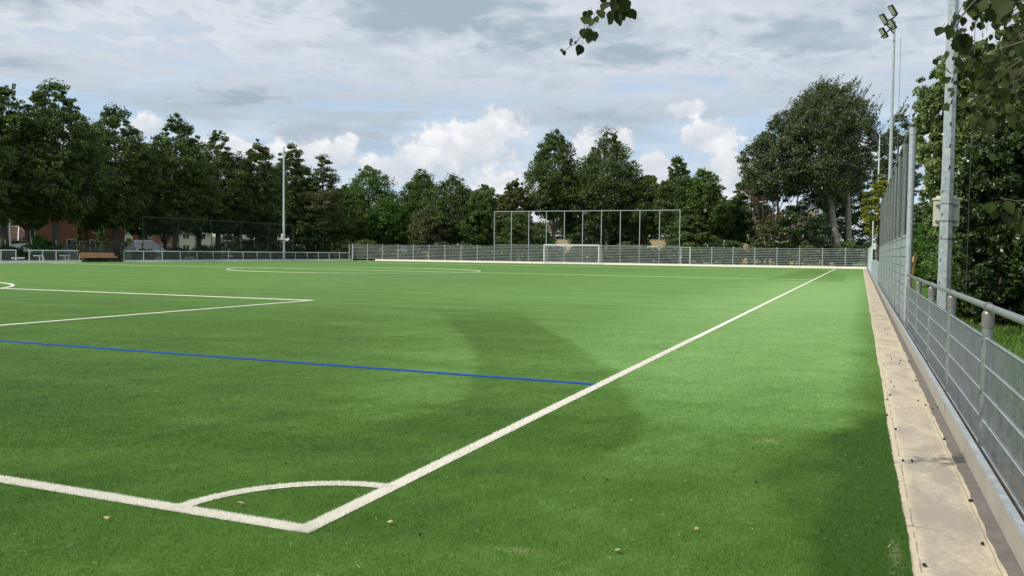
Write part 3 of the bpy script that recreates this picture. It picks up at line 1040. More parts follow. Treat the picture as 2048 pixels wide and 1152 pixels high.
def gpath(x):
    return [(x, .08, 2.44), (x, .9, 2.38), (x, 1.5, 1.1), (x, 2.0, .06)]


for x in np.arange(-3.7, 3.71, 0.12):
    mb.tube(gpath(x), .0035, 3, False)
P_ = [Vector(p) for p in gpath(0)]
for i in range(3):
    n = int((P_[i + 1] - P_[i]).length / .12)
    for k in range(n):
        q = P_[i].lerp(P_[i + 1], k / n)
        mb.tube([(-3.7, q.y, q.z), (3.7, q.y, q.z)], .0035, 3, False)
for sx in (-3.7, 3.7):
    for z in np.arange(.12, 2.4, .12):
        yb = .9 + (2.38 - z) / 2.3 * 1.1
        mb.tube([(sx, .05, z), (sx, yb, z)], .0035, 3, False)
    for yy in np.arange(.15, 1.9, .12):
        zt = 2.38 if yy < .9 else 2.38 - (yy - .9) / 1.1 * 2.3
        mb.tube([(sx, yy, .05), (sx, yy, zt)], .0035, 3, False)
mb.build('goal_net', M['net_white'], gl)

# --- left side fence
LX = -67.4


def rail_fence(name, label, posts, start=None, end=None):
    t = thing(name, label, 'fence', (LX, posts[0], 0))
    oy = posts[0]
    for y in posts:
        MB().tube([(0, y - oy, -0.05), (0, y - oy, 1.08)], 0.042, 8).build('post', M['galv_pale'], t)
    MB().tube([(0, posts[0] - oy - .04, 1.12), (0, posts[-1] - oy + .04, 1.12)], 0.045, 8).build('handrail', M['galv_pale'], t)
    for i in range(len(posts) - 1):
        mb = MB()
        bars_panel(mb, (0.06, posts[i] - oy), (0.06, posts[i + 1] - oy), .10, .96, (.12, .32, .52, .72, .92), .10, .005, .010, zw=.018)
        mb.build('bar_panel', [M['rod_dark'], M['galv_wire']], t)
    return t


rail_fence('railing_fence', 'low pale railing fence left of the small gap, at the far left', [39.1, 41.7, 44.2, 46.8, 47.95, 49.37])
rail_fence('railing_fence', 'low pale railing fence between the small gap and the dugout', [50.68, 52.04, 53.46, 56.0])
rail_fence('railing_fence', 'long low pale railing fence from the dugout to the far corner', [61.35 + 2.59 * i for i in range(17)])
board_run('kerb_board', 'pale blue-grey kerb board under the railing left of the dugout', (LX + .2, 36), (LX + .2, 56.1), (1, 0), 0.02, 0.20, M['galv_pale'], cap=False, seg=5)
board_run('kerb_board', 'pale blue-grey kerb board under the long railing right of the dugout', (LX + .2, 61.2), (LX + .2, 103.0), (1, 0), 0.02, 0.20, M['galv_pale'], cap=False, seg=5.2)
lg = thing('double_gate', 'galvanised double gate posts where the left railing meets the end fence', 'gate', (LX + .1, 103.0, 0))
MB().box(-.06, .06, -.45, -.33, -.05, 2.42).build('gate_post', M['galv'], lg)
MB().box(-.06, .06, .35, .47, -.05, 2.42).build('gate_post', M['galv_pale'], lg)
bw = thing('low_barrier', 'low pale and blue barrier board closing the small gap in the left railing', 'barrier', (LX - .6, 50.0, 0))
MB().box(-.03, .03, -.62, .66, .36, .48).build('top_bar', M['galv_pale'], bw)
M['blue_board'] = simple('blue_board', (0.03, 0.07, 0.14), 0.5)
MB().box(-.02, .02, -.62, .66, .20, .357).build('panel', M['blue_board'], bw)

# small white training goals behind the left railing
for (yy, lab) in ((53.9, 'small white bent-tube hoop behind the left railing, nearer the gap'), (56.7, 'small white bent-tube hoop behind the left railing, nearer the dugout')):
    t = thing('tube_hoop', lab, 'hoop', (-70, yy, 0), 'small white hoops behind the left railing')
    MB().tube([(0, .30, 0), (0, .30, .42), (0, .22, .56), (0, .08, .60), (0, -.75, .60)], .045, 8).build('front_tube', M['white'], t)
    MB().tube([(0, -.12, 0), (0, -.12, .58)], .04, 8).build('leg', M['white'], t)

# ------------------------------------------------------------------ dugout with bench
dg = thing('dugout', 'black framed dugout with curved clear roof, between the two left railings', 'dugout', (-67.4, 58.5, 0))
DH = 2.35
for i, y in enumerate(np.linspace(-2.45, 2.45, 6)):
    mb = MB()
    pts = []
    for k in range(9):
        t_ = k / 8
        a_ = t_ * math.pi / 2
        pts.append((-1.1 + 1.25 * (1 - math.cos(a_)) * .8, y, 1.15 + .78 * math.sin(a_)))
    mb.tube([(-1.1, y, 0)] + pts, .058, 6)
    mb.build('hoop', M['black'], dg)
for y in (-2.6, 2.6):
    mb = MB()
    mb.tube([(0.55, y, 2.0), (-0.15, y, .35), (-.2, y, 0)], .065, 6)
    mb.tube([(-.9, y, 1.98), (.6, y, 2.02)], .05, 6)
    mb.tube([(-.95, y, 0), (-.95, y, 2.0)], .06, 6)
    mb.tube([(-.95, y, .95), (.1, y, .95)], .035, 6)
    mb.build('end_frame', M['black'], dg)
MB().tube([(.58, -2.65, 2.02), (.58, 2.65, 2.02)], .06, 6).build('front_beam', M['black'], dg)
MB().tube([(-1.12, -2.6, 1.1), (-1.12, 2.6, 1.1)], .035, 6).build('rear_rail', M['black'], dg)
mtg, T = new_mat('smoky_sheet')
b1 = T.n('ShaderNodeBsdfTransparent', i_0=(0.86, 0.87, 0.87, 1))
b2 = T.n('ShaderNodeBsdfPrincipled')
b2.inputs['Base Color'].default_value = (.35, .34, .32, 1)
b2.inputs['Roughness'].default_value = .2
T.n('ShaderNodeOutputMaterial', i_Surface=T.n('ShaderNodeMixShader', i_0=.12, i_1=b1.outputs[0], i_2=b2.outputs[0]).outputs[0])
mb = MB()
pts = [(-1.06, .9)]
for k in range(9):
    a_ = k / 8 * math.pi / 2
    pts.append((-1.06 + 1.25 * (1 - math.cos(a_)) * .8, 1.15 + .84 * math.sin(a_)))
pts.append((.5, 2.0))
for i in range(len(pts) - 1):
    mb.quad((pts[i][0], -2.5, pts[i][1]), (pts[i][0], 2.5, pts[i][1]), (pts[i + 1][0], 2.5, pts[i + 1][1]), (pts[i + 1][0], -2.5, pts[i + 1][1]))
mb.build('roof_sheet', mtg, dg)
bn = thing('bench', 'long wooden plank bench with black legs inside the dugout', 'bench', (-67.5, 58.4, 0))
MB().box(-.32, -.10, -2.25, 2.25, .52, .575).build('seat', M['wood'], bn)
mb = MB()
mb.box(-.40, -.365, -2.2, 2.2, .62, .74)
mb.box(-.42, -.385, -2.2, 2.2, .77, .93)
mb.build('backrest', M['wood'], bn)
MB().box(-.09, .12, -2.25, 2.25, .455, .515).build('seat', M['wood'], bn)
for y in (-2.15, -1.0, -.6, .3, .95, 1.35, 2.1):
    MB().tube([(.02, y, 0), (.02, y, .45)], .035, 6).build('leg', M['black'], bn)
    MB().tube([(-.42, y, 0), (-.42, y, .60)], .03, 6).build('leg', M['black'], bn)

# black ball stop frame behind the left railing
bf = thing('ball_stop_fence', 'tall dark green ball stop net frame behind the long left railing', 'fence', (-70.5, 80, 0))
by = [66.8 + 5.33 * i for i in range(6)]
for y in by:
    MB().tube([(0, y - 80, 0), (0, y - 80, 4.9)], .045, 6).build('post', M['green_metal'], bf)
MB().tube([(0, by[0] - 80, 4.9), (0, by[-1] - 80, 4.9)], .04, 6).build('top_rail', M['green_metal'], bf)
mb = MB()
for y in np.arange(by[0], by[-1], .16):
    mb.box(-.002, .002, y - 80, y - 80 + .005, .05, 4.88)
for z in np.arange(.1, 4.9, .12):
    mb.box(-.0025, .0025, by[0] - 80, by[-1] - 80, z, z + .004)
mb.build('netting', M['green_metal'], bf)
bb = thing('barbed_fence', 'dark wire fence with pale outward-bent post tips behind the left railing', 'fence', (-75, 70, 0))
for y in [51.2 + 2.83 * i for i in range(20)]:
    p = MB().tube([(0, y - 70, 0), (0, y - 70, 1.72)], .035, 6).build('post', M['green_metal'], bb)
    MB().tube([(0, y - 70, 1.7), (.18, y - 70 - .22, 2.12)], .045, 6).build('bent_tip', M['galv_pale'], bb)
mb = MB()
for z in np.arange(.1, 1.75, .16):
    mb.box(-.002, .002, 51.2 - 70, 105 - 70, z, z + .004)
for z_, o_ in ((1.86, .07), (2.02, .14)):
    mb.box(o_, o_ + .008, 51.2 - 70, 105 - 70, z_, z_ + .008)
for y in np.arange(51.2, 105, .16):
    mb.box(-.002, .002, y - 70, y - 70 + .004, .05, 1.7)
mb.build('wire_mesh', M['green_metal'], bb)


# ------------------------------------------------------------------ floodlight poles
def flood(name, label, x, y, h, r0, r1, heading, group='floodlight poles', box=None, n=8, detail=False, mat=None, head=True):
    t = thing(name, label, 'light pole', (x, y, 0), group)
    mb = MB()
    zs = [0, h * .33, h * .66, h]
    mb.tube([(0, 0, z) for z in zs], [r0 + (r1 - r0) * z / h for z in zs], n, twist=.2)
    if detail:
        for zc in (2.05, 2.42, 2.78):
            rr_ = r0 + (r1 - r0) * zc / h
            pass
    mb.build('pole', mat or M['galv_pole'], t, smooth=False)
    if detail:
        mb = MB()
        zc, k = 1.0, 0
        while zc < h:
            rr_ = r0 + (r1 - r0) * zc / h
            mb = MB()
            if zc < 2.7:
                mb.tube([(-rr_ * .75, -rr_ * .55, zc), (-rr_ * .75 - .025, -rr_ * .55 - .035, zc)], .018, 6)
            else:
                mb.obox((.012, -rr_ * .985, zc), (.012, 0, .0), (0, .006, 0), (.008, 0, .035))
            mb.build('step_bolt', M['black'] if zc >= 2.7 else M['galv'], t)
            zc += .40 if zc > 2.7 else .42
        mb = MB()
        for zc in (2.11, 2.43, 1.78):
            rr_ = r0 + (r1 - r0) * zc / h
            mb.tube([(0, 0, zc), (0, 0, zc + .012)], rr_ + .004, 8, twist=.2)
        mb.build('strap', M['black'], t)
    if not head:
        return t
    # head: two crossarms on a bracket, four lamps
    c, s = math.cos(heading), math.sin(heading)
    dirv, side = Vector((c, s, 0)), Vector((-s, c, 0))
    mb = MB()
    mb.tube([Vector((0, 0, h - .75)), dirv * .5 + Vector((0, 0, h - .25))], .045, 6)
    mb.tube([Vector((0, 0, h - .05)), dirv * .5 + Vector((0, 0, h - .25))], .045, 6)
    up = Vector((0, 0, 1))
    a0 = dirv * .25 + up * (h - .12) - side * .55
    a1 = dirv * .25 + up * (h + .22) + side * .55
    mb.tube([a0, a1], .045, 6)
    mb.tube([dirv * .5 + up * (h - .85) - side * .5, dirv * .5 + up * (h - .5) + side * .5], .045, 6)
    mb.build('bracket', M['lamp_black'], t)
    for (oz, os) in ((.18, -.36), (.48, .40), (-.62, -.36), (-.30, .38)):
        cc = dirv * .45 + up * (h + oz) + side * os
        fw = (dirv * .80 - up * .60).normalized()
        upv = (up * .80 + dirv * .60).normalized()
        l = MB().obox(cc, side * .19, upv * .32, fw * .05).build('lamp', M['lamp_black'], t)
        MB().obox(cc + fw * .056, side * .14, upv * .26, fw * .005).build('lens', M['lens'], l)
    return t


flood('floodlight_pole', 'thick mottled galvanised pole with step bolts standing close behind the railing', 4.06, 14.05, 15.0, .124, .055, rad(150), detail=True)
flood('floodlight_pole', 'slim pale pole with black floodlights, behind the netting posts on the right', 4.06, 50.6, 15.1, .13, .06, rad(215), mat=M['galv'])
flood('floodlight_pole', 'small distant pole in front of the windblown tree near the far right corner', 4.06, 90.5, 13.9, .12, .06, rad(160), mat=M['galv_pale'])
flood('floodlight_pole', 'slim pale pole behind the long left railing with a small sign box', -68.2, 88.4, 15.0, .17, .10, rad(-95), mat=M['galv_pale'], head=False)
flood('floodlight_pole', 'floodlight pole at the far left edge reaching into the tall trees', -88.0, 64.3, 19.3, .13, .08, rad(-20), mat=M['galv'])
t = thing('cable_box', 'small white box strapped low on the slim left floodlight pole', 'box', (-67.95, 87.95, 0))
MB().box(-.13, .13, -.28, .24, 2.75, 3.55).build('case', M['white'], t)
MB().box(.131, .136, -.12, .08, 3.1, 3.3).build('sticker', M['rooftile'], t)
t = thing('cable_box', 'small white box on the distant pole near the far right corner', 'box', (3.95, 90.3, 0))
MB().box(-.25, .1, -.3, -.1, 2.2, 3.3).build('case', M['white'], t)
t = thing('switch_cabinet', 'cream plastic cabinet strapped behind the thick galvanised pole', 'cabinet', (4.06, 14.05, 0))
MB().box(-.205, .225, .12, .34, 2.03, 2.52).build('case', M['cream_box'], t)
MB().box(-.225, .245, .10, .37, 2.522, 2.56).build('lid', M['cream_top'], t)
MB().box(-.16, .18, .14, .33, 2.562, 2.60).build('lid', M['cream_top'], t)
for zc in (2.12, 2.42):
    mb = MB()
    mb.box(-.18, .20, .085, .117, zc - .012, zc + .012)
    for xx in (-.165, -.125, .15):
        mb.box(xx, xx + .02, .07, .085, zc - .02, zc + .02)
    mb.build('mounting_rail', M['cap'], t)
t = tag(MB().tube([(4.42, 50.7, 14.2), (4.42, 50.7, 0.4)], .012, 4).build('halyard', M['galv_dark']), 'thin steel cable hanging beside the slim pole with black floodlights', 'cable')
t = tag(MB().tube([(4.45, 14.3, 15), (4.45, 14.3, 0.4)], .006, 5).build('halyard', M['galv_dark']), 'thin steel cable hanging straight down beside the thick pole', 'cable')


# ------------------------------------------------------------------ foliage
def leaves(rng, C, Rv, n, size, up=0.4, slim=0.45, outward=0.5, twist=None, flat=None):
    """n leaf rhombs round each centre C (K,3) with radii Rv (K,3)"""
    K = len(C)
    idx = np.repeat(np.arange(K), n)
    q = rng.normal(size=(K * n, 3))
    q /= np.linalg.norm(q, axis=1, keepdims=True)
    q *= (rng.random((K * n, 1)) ** 0.45)
    pos = C[idx] + q * Rv[idx]
    nr = rng.normal(size=pos.shape) * .75 + q * outward + np.array([0, 0, up])
    nr /= np.linalg.norm(nr, axis=1, keepdims=True)
    a = np.cross(nr, rng.normal(size=pos.shape))
    if twist is not None:
        a = a * .5 + np.array(twist)
        a -= nr * (a * nr).sum(1, keepdims=True)
    a /= np.linalg.norm(a, axis=1, keepdims=True)
    b = np.cross(nr, a)
    s = size * (0.6 + 0.8 * rng.random((K * n, 1)))
    V = np.empty((K * n, 4, 3))
    V[:, 0] = pos - a * s * .5
    V[:, 1] = pos + b * s * slim * .5 - nr * s * .06 - a * s * .06
    V[:, 2] = pos + a * s * .5
    V[:, 3] = pos - b * s * slim * .5 - nr * s * .06 - a * s * .06
    return V, idx, q


PROF = {
    'alder': [(0, .35), (.10, .75), (.25, 1.0), (.45, .95), (.62, .80), (.8, .50), (.93, .26), (1, .07)],
    'round': [(0, .45), (.12, .8), (.3, 1.0), (.55, .98), (.75, .78), (.9, .45), (1, .08)],
    'cone': [(0, .8), (.10, 1.0), (.35, .98), (.6, .80), (.8, .54), (.93, .30), (1, .10)],
    'pine': [(0, .7), (.12, 1.0), (.22, .7), (.3, .95), (.42, .6), (.5, .8), (.62, .42), (.7, .55), (.82, .22), (.88, .3), (1, .03)],
    'block': [(0, .55), (.15, .8), (.4, .92), (.7, 1.0), (.88, .85), (1, .3)],
    'fan': [(0, .30), (.15, .6), (.35, .92), (.6, 1.0), (.8, .84), (.93, .5), (1, .18)],
}


def tree(name, label, x, y, h, rad_, cb, prof, mat, seed, group, nclump=85, nleaf=170, leaf=.30, trunk_r=.22, lean=(0, 0), bark='bark', wind=0.0,
         flat=.5, csize=.24, up=.55, trunks=None, z0=0.0, slim=.5, fill=.35, cat='tree', tonebias=0.0, sprays=0, body=2.0):
    rng = np.random.default_rng(seed)
    t = thing(name, label, cat, (x, y, z0), group)
    pr = np.array(PROF[prof])
    ch = h - cb
    K = nclump
    w = np.interp(np.linspace(0, 1, 200), pr[:, 0], pr[:, 1])
    cdf = np.cumsum(w ** 1.3); cdf /= cdf[-1]
    tt = np.interp(rng.random(K), cdf, np.linspace(0, 1, 200))
    rt = np.interp(tt, pr[:, 0], pr[:, 1]) * rad_
    th = rng.random(K) * 2 * np.pi
    lob = 1 + .16 * np.sin(th * 3 + tt * 9 + seed) + .10 * np.sin(th * 5 - tt * 14 + seed * 2)
    rr_ = rt * (fill + (1 - fill) * rng.random(K) ** .5) * .92 * lob
    C = np.stack([np.cos(th) * rr_ + lean[0] * tt, np.sin(th) * rr_ + lean[1] * tt, cb + ch * tt], -1)
    C[0] = (lean[0], lean[1], h - csize * rad_ * .4)
    cr = rad_ * csize * (0.65 + .75 * rng.random(K)) * np.clip(.35 + np.interp(tt, pr[:, 0], pr[:, 1]), .4, 1)
    Rv = np.stack([cr, cr, cr * flat], -1)
    # many small tufts spread through the crown between the big clumps
    K2 = int(K * body)
    t2 = np.interp(rng.random(K2), cdf, np.linspace(0, 1, 200))
    r2 = np.interp(t2, pr[:, 0], pr[:, 1]) * rad_
    h2 = rng.random(K2) * 2 * np.pi
    lob2 = 1 + .16 * np.sin(h2 * 3 + t2 * 9 + seed) + .10 * np.sin(h2 * 5 - t2 * 14 + seed * 2)
    q2_ = r2 * (.25 + .72 * rng.random(K2) ** .6) * lob2
    C2 = np.stack([np.cos(h2) * q2_ + lean[0] * t2, np.sin(h2) * q2_ + lean[1] * t2, cb + ch * t2 + rng.normal(0, .2, K2)], -1)
    c2r = np.clip(rad_ * csize * .55, .12, 2) * (.6 + .7 * rng.random(K2)) * np.clip(.3 + np.interp(t2, pr[:, 0], pr[:, 1]), .4, 1)
    tw_ = (wind, 0, wind * .6) if wind else None
    V, idx, q = leaves(rng, C, Rv, nleaf, leaf, up=up, slim=slim, twist=tw_)
    Vb_, ib_, qb_ = leaves(rng, C2, np.stack([c2r, c2r, c2r * flat], -1), max(8, nleaf // 3), leaf, up=up, slim=slim, twist=tw_)
    V, idx, q = np.concatenate([V, Vb_]), np.concatenate([idx, ib_ % K]), np.concatenate([q, qb_])
    if sprays:
        # upright windblown shoots round the top of the crown
        ths = rng.random(sprays) * 2 * np.pi
        ts = .55 + .45 * rng.random(sprays)
        rs_ = np.interp(ts, pr[:, 0], pr[:, 1]) * rad_ * (.75 + .3 * rng.random(sprays))
        B = np.stack([np.cos(ths) * rs_ + lean[0] * ts, np.sin(ths) * rs_ + lean[1] * ts, cb + ch * ts], -1)
        D = np.stack([.25 + .35 * rng.random(sprays), rng.normal(0, .2, sprays), np.full(sprays, .9)], -1)
        Ls = .8 + 1.9 * rng.random(sprays)
        m_ = 34
        k_ = np.repeat(np.arange(sprays), m_)
        f_ = rng.random(sprays * m_)
        pos = B[k_] + D[k_] * (Ls[k_] * f_)[:, None] + rng.normal(0, 1, (sprays * m_, 3)) * (.16 * (1.1 - f_))[:, None]
        V2, i2, q2 = leaves(rng, pos, np.full((len(pos), 3), .05), 1, leaf * .9, slim=.4, up=.2, twist=(.5, 0, 1.0))
        V = np.concatenate([V, V2])
        idx = np.concatenate([idx, np.zeros(len(V2), int)])
        q = np.concatenate([q, q2])
    ctone = rng.random(K) * .45
    tone = np.clip(ctone[idx] + .55 * rng.random(len(idx)) ** 1.5 + tonebias, 0, 1)
    quads_mesh('crown', V, mat, tone, t)
    mb = MB()
    tr_ = trunks or [((0, 0), (lean[0] * .6, lean[1] * .6), trunk_r)]
    rnd = random.Random(seed)
    for (b0, b1, r_) in tr_:
        top = cb + ch * .75
        pts, rs_ = [], []
        for k in range(7):
            f = k / 6
            pts.append((b0[0] + (b1[0] - b0[0]) * f + rnd.uniform(-.12, .12) * f, b0[1] + (b1[1] - b0[1]) * f + rnd.uniform(-.12, .12) * f, -.1 + (top + .1) * f))
            rs_.append(r_ * (1 - .8 * f) + .02)
        mb.tube(pts, rs_, 8)
    cs = C[1:]
    for k in range(min(26, len(cs))):
        c_ = cs[k]
        f = max(.25, min(.9, (c_[2] - cb * .4) / (h) - .08))
        bx_, bz = lean[0] * .6 * f, f * (cb + ch * .75)
        mid = ((bx_ + c_[0]) / 2, c_[1] / 2, (bz + c_[2]) / 2 + .1 * rad_)
        r0_ = trunk_r * .35 * (1 - f * .6)
        mb.tube([(bx_, 0, bz), mid, tuple(c_)], [r0_, r0_ * .6, .015], 5)
    mb.build('trunk', M[bark], t, smooth=True)
    return t


def ptree(kind, label, u, plane, vtop, hw, vcb, prof, mat, seed, group=None, **kw):
    """place by a sight line: plane = ('x', X) or ('y', Y) says where it stands"""
    f = atx if plane[0] == 'x' else aty
    p0 = f(u, 500, plane[1])
    depth = (p0 - CAM).dot(_F)
    top = f(u, vtop, plane[1]).z
    cb = max(.1, f(u, vcb, plane[1]).z)
    return tree(kind, label, p0.x, p0.y, top, hw / FPX * depth, cb, prof, M[mat], seed, group, **kw)


GA = 'tall dark trees behind the left railing'
row = [(-75, 190, 80, 440, 'tall dark tree standing left of the frame edge'),
       (8, 176, 78, 438, 'tall dark tree cut by the left edge of the frame'),
       (112, 166, 84, 440, 'highest dark tree, broad crown with a stout trunk behind the white framed windows'),
       (232, 213, 82, 450, 'third dark tree from the left, above the dugout'),
       (352, 234, 72, 458, 'dark tree above the shed with a gap of sky in its crown'),
       (436, 267, 60, 462, 'dark tree behind the middle of the ball stop net'),
       (515, 289, 52, 475, 'dark tree just left of the slim left floodlight pole'),
       (583, 290, 48, 476, 'dark tree directly behind the slim left floodlight pole')]
for i, (u, vt, hw, vb, lab) in enumerate(row):
    ptree('alder_tree', lab, u, ('x', -79 - (i % 2) * 2.2), vt - 3, hw * 1.14, vb + 2, 'alder', 'leaf_alder', 100 + i, GA, nclump=95, nleaf=150, leaf=.32, trunk_r=.42, flat=.6, csize=.24, body=6)
back = [(55, 250, 60), (172, 262, 60), (292, 290, 55), (395, 310, 48), (476, 330, 42), (552, 345, 40), (610, 360, 40)]
for i, (u, vt, hw) in enumerate(back):
    ptree('alder_tree', ['lower dark tree filling the gap between the first and the highest tree', 'lower dark tree filling the gap right of the highest tree', 'lower dark tree between the third tree and the tree above the shed',
                         'lower dark tree behind the left end of the ball stop net', 'lower dark tree behind the centre of the ball stop net', 'lower dark tree left of the slim left pole, behind its neighbours', 'lower dark tree right of the slim left pole, behind the feathery conifer'][i],
          u, ('x', -88), vt, hw * 1.1, 452, 'alder', 'leaf_alder', 140 + i, GA, nclump=70, nleaf=120, leaf=.38, trunk_r=.3, flat=.65, csize=.32, body=3)
ptree('conifer_tree', 'feathery olive conifer with sweeping tiers right of the slim left pole', 645, ('y', 108), 306, 52, 462, 'pine', 'leaf_olive', 31, None, nclump=110, nleaf=150, leaf=.28, flat=.32, csize=.30, slim=.4, trunk_r=.25, body=3)
GB = 'broadleaf trees beyond the far end fence'
far = [(690, 118, 372, 42, 500, 'cone', 'leaf_bush', 'bushy mid-green tree at the lower left of the pointed crown'),
       (738, 120, 330, 58, 492, 'cone', 'leaf_bush', 'pointed mid-green tree with crown down to the left end of the end fence'),
       (778, 116, 392, 40, 500, 'round', 'leaf_fresh', 'fresh green lower tree just right of the pointed crown'),
       (842, 124, 340, 44, 495, 'cone', 'leaf_bush', 'second pointed mid-green crown, left of the broad dark one'),
       (905, 118, 352, 52, 500, 'round', 'leaf_alder', 'broad dark round tree left of the tall frame'),
       (860, 114, 415, 40, 500, 'round', 'leaf_olive', 'low olive tree in front of the second pointed crown'),
       (968, 118, 372, 46, 500, 'round', 'leaf_bush', 'round tree just left of the tall frame'),
       (1028, 116, 362, 36, 500, 'round', 'leaf_olive', 'olive tree behind the left bays of the tall frame'),
       (1107, 119, 260, 56, 438, 'alder', 'leaf_alder', 'left of the twin tall trees behind the goal, bare lower trunk'),
       (1213, 119, 258, 62, 455, 'alder', 'leaf_alder', 'right of the twin tall trees behind the goal'),
       (1160, 128, 340, 60, 475, 'round', 'leaf_alder', 'dark tree filling the saddle between the twin tall trees'),
       (1290, 120, 352, 48, 470, 'round', 'leaf_alder', 'loose tree behind the right bays of the tall frame, sky showing through'),
       (1352, 118, 314, 42, 478, 'alder', 'leaf_alder', 'narrow crown rising at the right end of the tall frame'),
       (1402, 117, 338, 48, 490, 'round', 'leaf_bush', 'rounded tree right of the tall frame, above the narrow gate'),
       (1450, 125, 400, 38, 480, 'round', 'leaf_alder', 'low dark tree above the pale window between the two groups')]
for i, (u, Yp, vt, hw, vb, pf, mt_, lab) in enumerate(far):
    dense = vb > 470
    hw = hw * (1.22 if pf == 'cone' else 1.1)
    ptree('broadleaf_tree', lab, u, ('y', Yp), vt, hw, vb, pf, mt_, 200 + i, GB, nclump=85, nleaf=130, leaf=.32, trunk_r=.30, flat=.68, csize=.27, body=(9 if pf == 'cone' else 5.5) if dense else 6.5,
          bark='bark_pale' if u in (1107, 1213) else 'bark')
# the right hand group, windblown
tree_w = ptree('windblown_tree', 'huge windblown tree with leaning twin trunks left of the far right corner', 1650, ('y', 114), 174, 98, 415, 'fan', 'leaf_wind', 61, None, nclump=150, nleaf=200, leaf=.30,
               wind=.8, flat=.75, body=4, trunk_r=.5, bark='bark_pale', sprays=210, tonebias=.06, trunks=[((1.9, -1.0), (-1.2, 0), .52), ((3.0, .5), (2.2, 0), .42)], csize=.22)
ptree('reddish_tree', 'tree with rust tinged leaves and bare pale lower branches left of the windblown tree', 1548, ('y', 112), 234, 72, 400, 'alder', 'leaf_wind', 62, None, nclump=100, nleaf=150, leaf=.28, body=5,
      trunk_r=.22, bark='bark_pale', trunks=[((1.2, 0), (-.6, 0), .22), ((2.6, 0), (3.0, 0), .12)])
ptree('rusty_tree', 'small rust brown tree in front of the reddish one', 1525, ('y', 110), 285, 40, 455, 'round', 'leaf_rust', 63, None, nclump=20, nleaf=50, leaf=.22, trunk_r=.12, flat=.35, body=1)
ptree('broadleaf_tree', 'dark tree between the windblown tree and the narrow poles', 1500, ('y', 121), 340, 45, 490, 'round', 'leaf_alder', 64, GB, nclump=80, nleaf=150)
ptree('broadleaf_tree', 'loose dark tree behind the tall netting posts, sky showing through', 1790, ('y', 125), 228, 52, 400, 'alder', 'leaf_wind', 65, GB, nclump=75, nleaf=130, wind=.5, sprays=30)
ptree('broadleaf_tree', 'small distant tree seen right of the tall netting posts', 1842, ('y', 90), 395, 30, 500, 'round', 'leaf_bush', 66, GB, nclump=50, nleaf=110, leaf=.24)
ptree('yellow_shrub', 'yellow-green tree reaching over the far right corner behind the netting posts', 1756, ('y', 78), 348, 34, 480, 'round', 'leaf_yellow', 67, None, nclump=60, nleaf=120, leaf=.20, trunk_r=.08, cat='tree')
# undergrowth behind the end fence and the left railing
und = []
rs = random.Random(9)
k = 0
ulab = ['dense dark shrub', 'loose green shrub', 'olive shrub', 'leafy dark bush', 'ragged green bush']
for u in range(600, 1760, 46):
    k += 1
    ptree('shrub', '', u + rs.uniform(-10, 10), ('y', 106.5 + rs.uniform(0, 3)), rs.uniform(476, 500) if not 1110 < u < 1330 else rs.uniform(486, 502), rs.uniform(26, 38), 527, 'round', rs.choice(['leaf_hedge', 'leaf_bush', 'leaf_hedge', 'leaf_olive', 'leaf_alder']), 300 + k,
          'shrubs behind the far end fence', nclump=26, nleaf=120, leaf=.24, trunk_r=.06, flat=.6, csize=.36, fill=.1, cat='shrub')
    und.append(u)
shr = [o for o in COL.objects if o.name.startswith('shrub')]
where = {0: 'behind the left end of the far fence', 1: 'behind the far fence left of the tall frame', 2: 'behind the far fence under the left bays of the tall frame', 3: 'behind the far fence around the goal',
         4: 'behind the far fence right of the narrow gate', 5: 'behind the far fence below the windblown tree'}


for i, (u, vt) in enumerate([(985, 440), (1070, 445), (1190, 452), (1230, 440), (1255, 450), (1395, 445), (1425, 470)]):
    ptree('understory_tree', ['low dark tree far behind the left post of the tall frame', 'low dark tree far behind the third bay of the tall frame', 'low dark tree far behind the left half of the goal', 'low dark tree far behind the right tall tree',
                               'low dark tree far behind the right bays of the tall frame', 'low dark tree far behind the narrow gate', 'low dark tree far behind the fence left of the rusty tree'][i], u, ('y', 136), vt, 44, 520, 'round', 'leaf_hedge', 500 + i,
          'low dark trees far beyond the end fence', nclump=45, nleaf=120, leaf=.34, fill=.1, body=3)
for i, (u, vt) in enumerate([(-45, 440), (-90, 446), (285, 440), (330, 430), (400, 425), (470, 430), (540, 425), (610, 420)]):
    ptree('understory_tree', ['low dark tree under the second crown from the left', 'low dark tree behind the stout trunk', 'low dark tree above the dugout roof', 'low dark tree above the grey shed roof', 'low dark tree behind the second bay of the ball stop net', 'low dark tree behind the middle bays of the ball stop net',
                               'low dark tree just left of the slim pole', 'low dark tree just right of the slim pole'][i], u, ('x', -93), vt, 40, 466 if i < 7 else 500, 'round', 'leaf_hedge', 520 + i,
          'low dark trees under the left row', nclump=40, nleaf=110, leaf=.34, fill=.1, body=3)
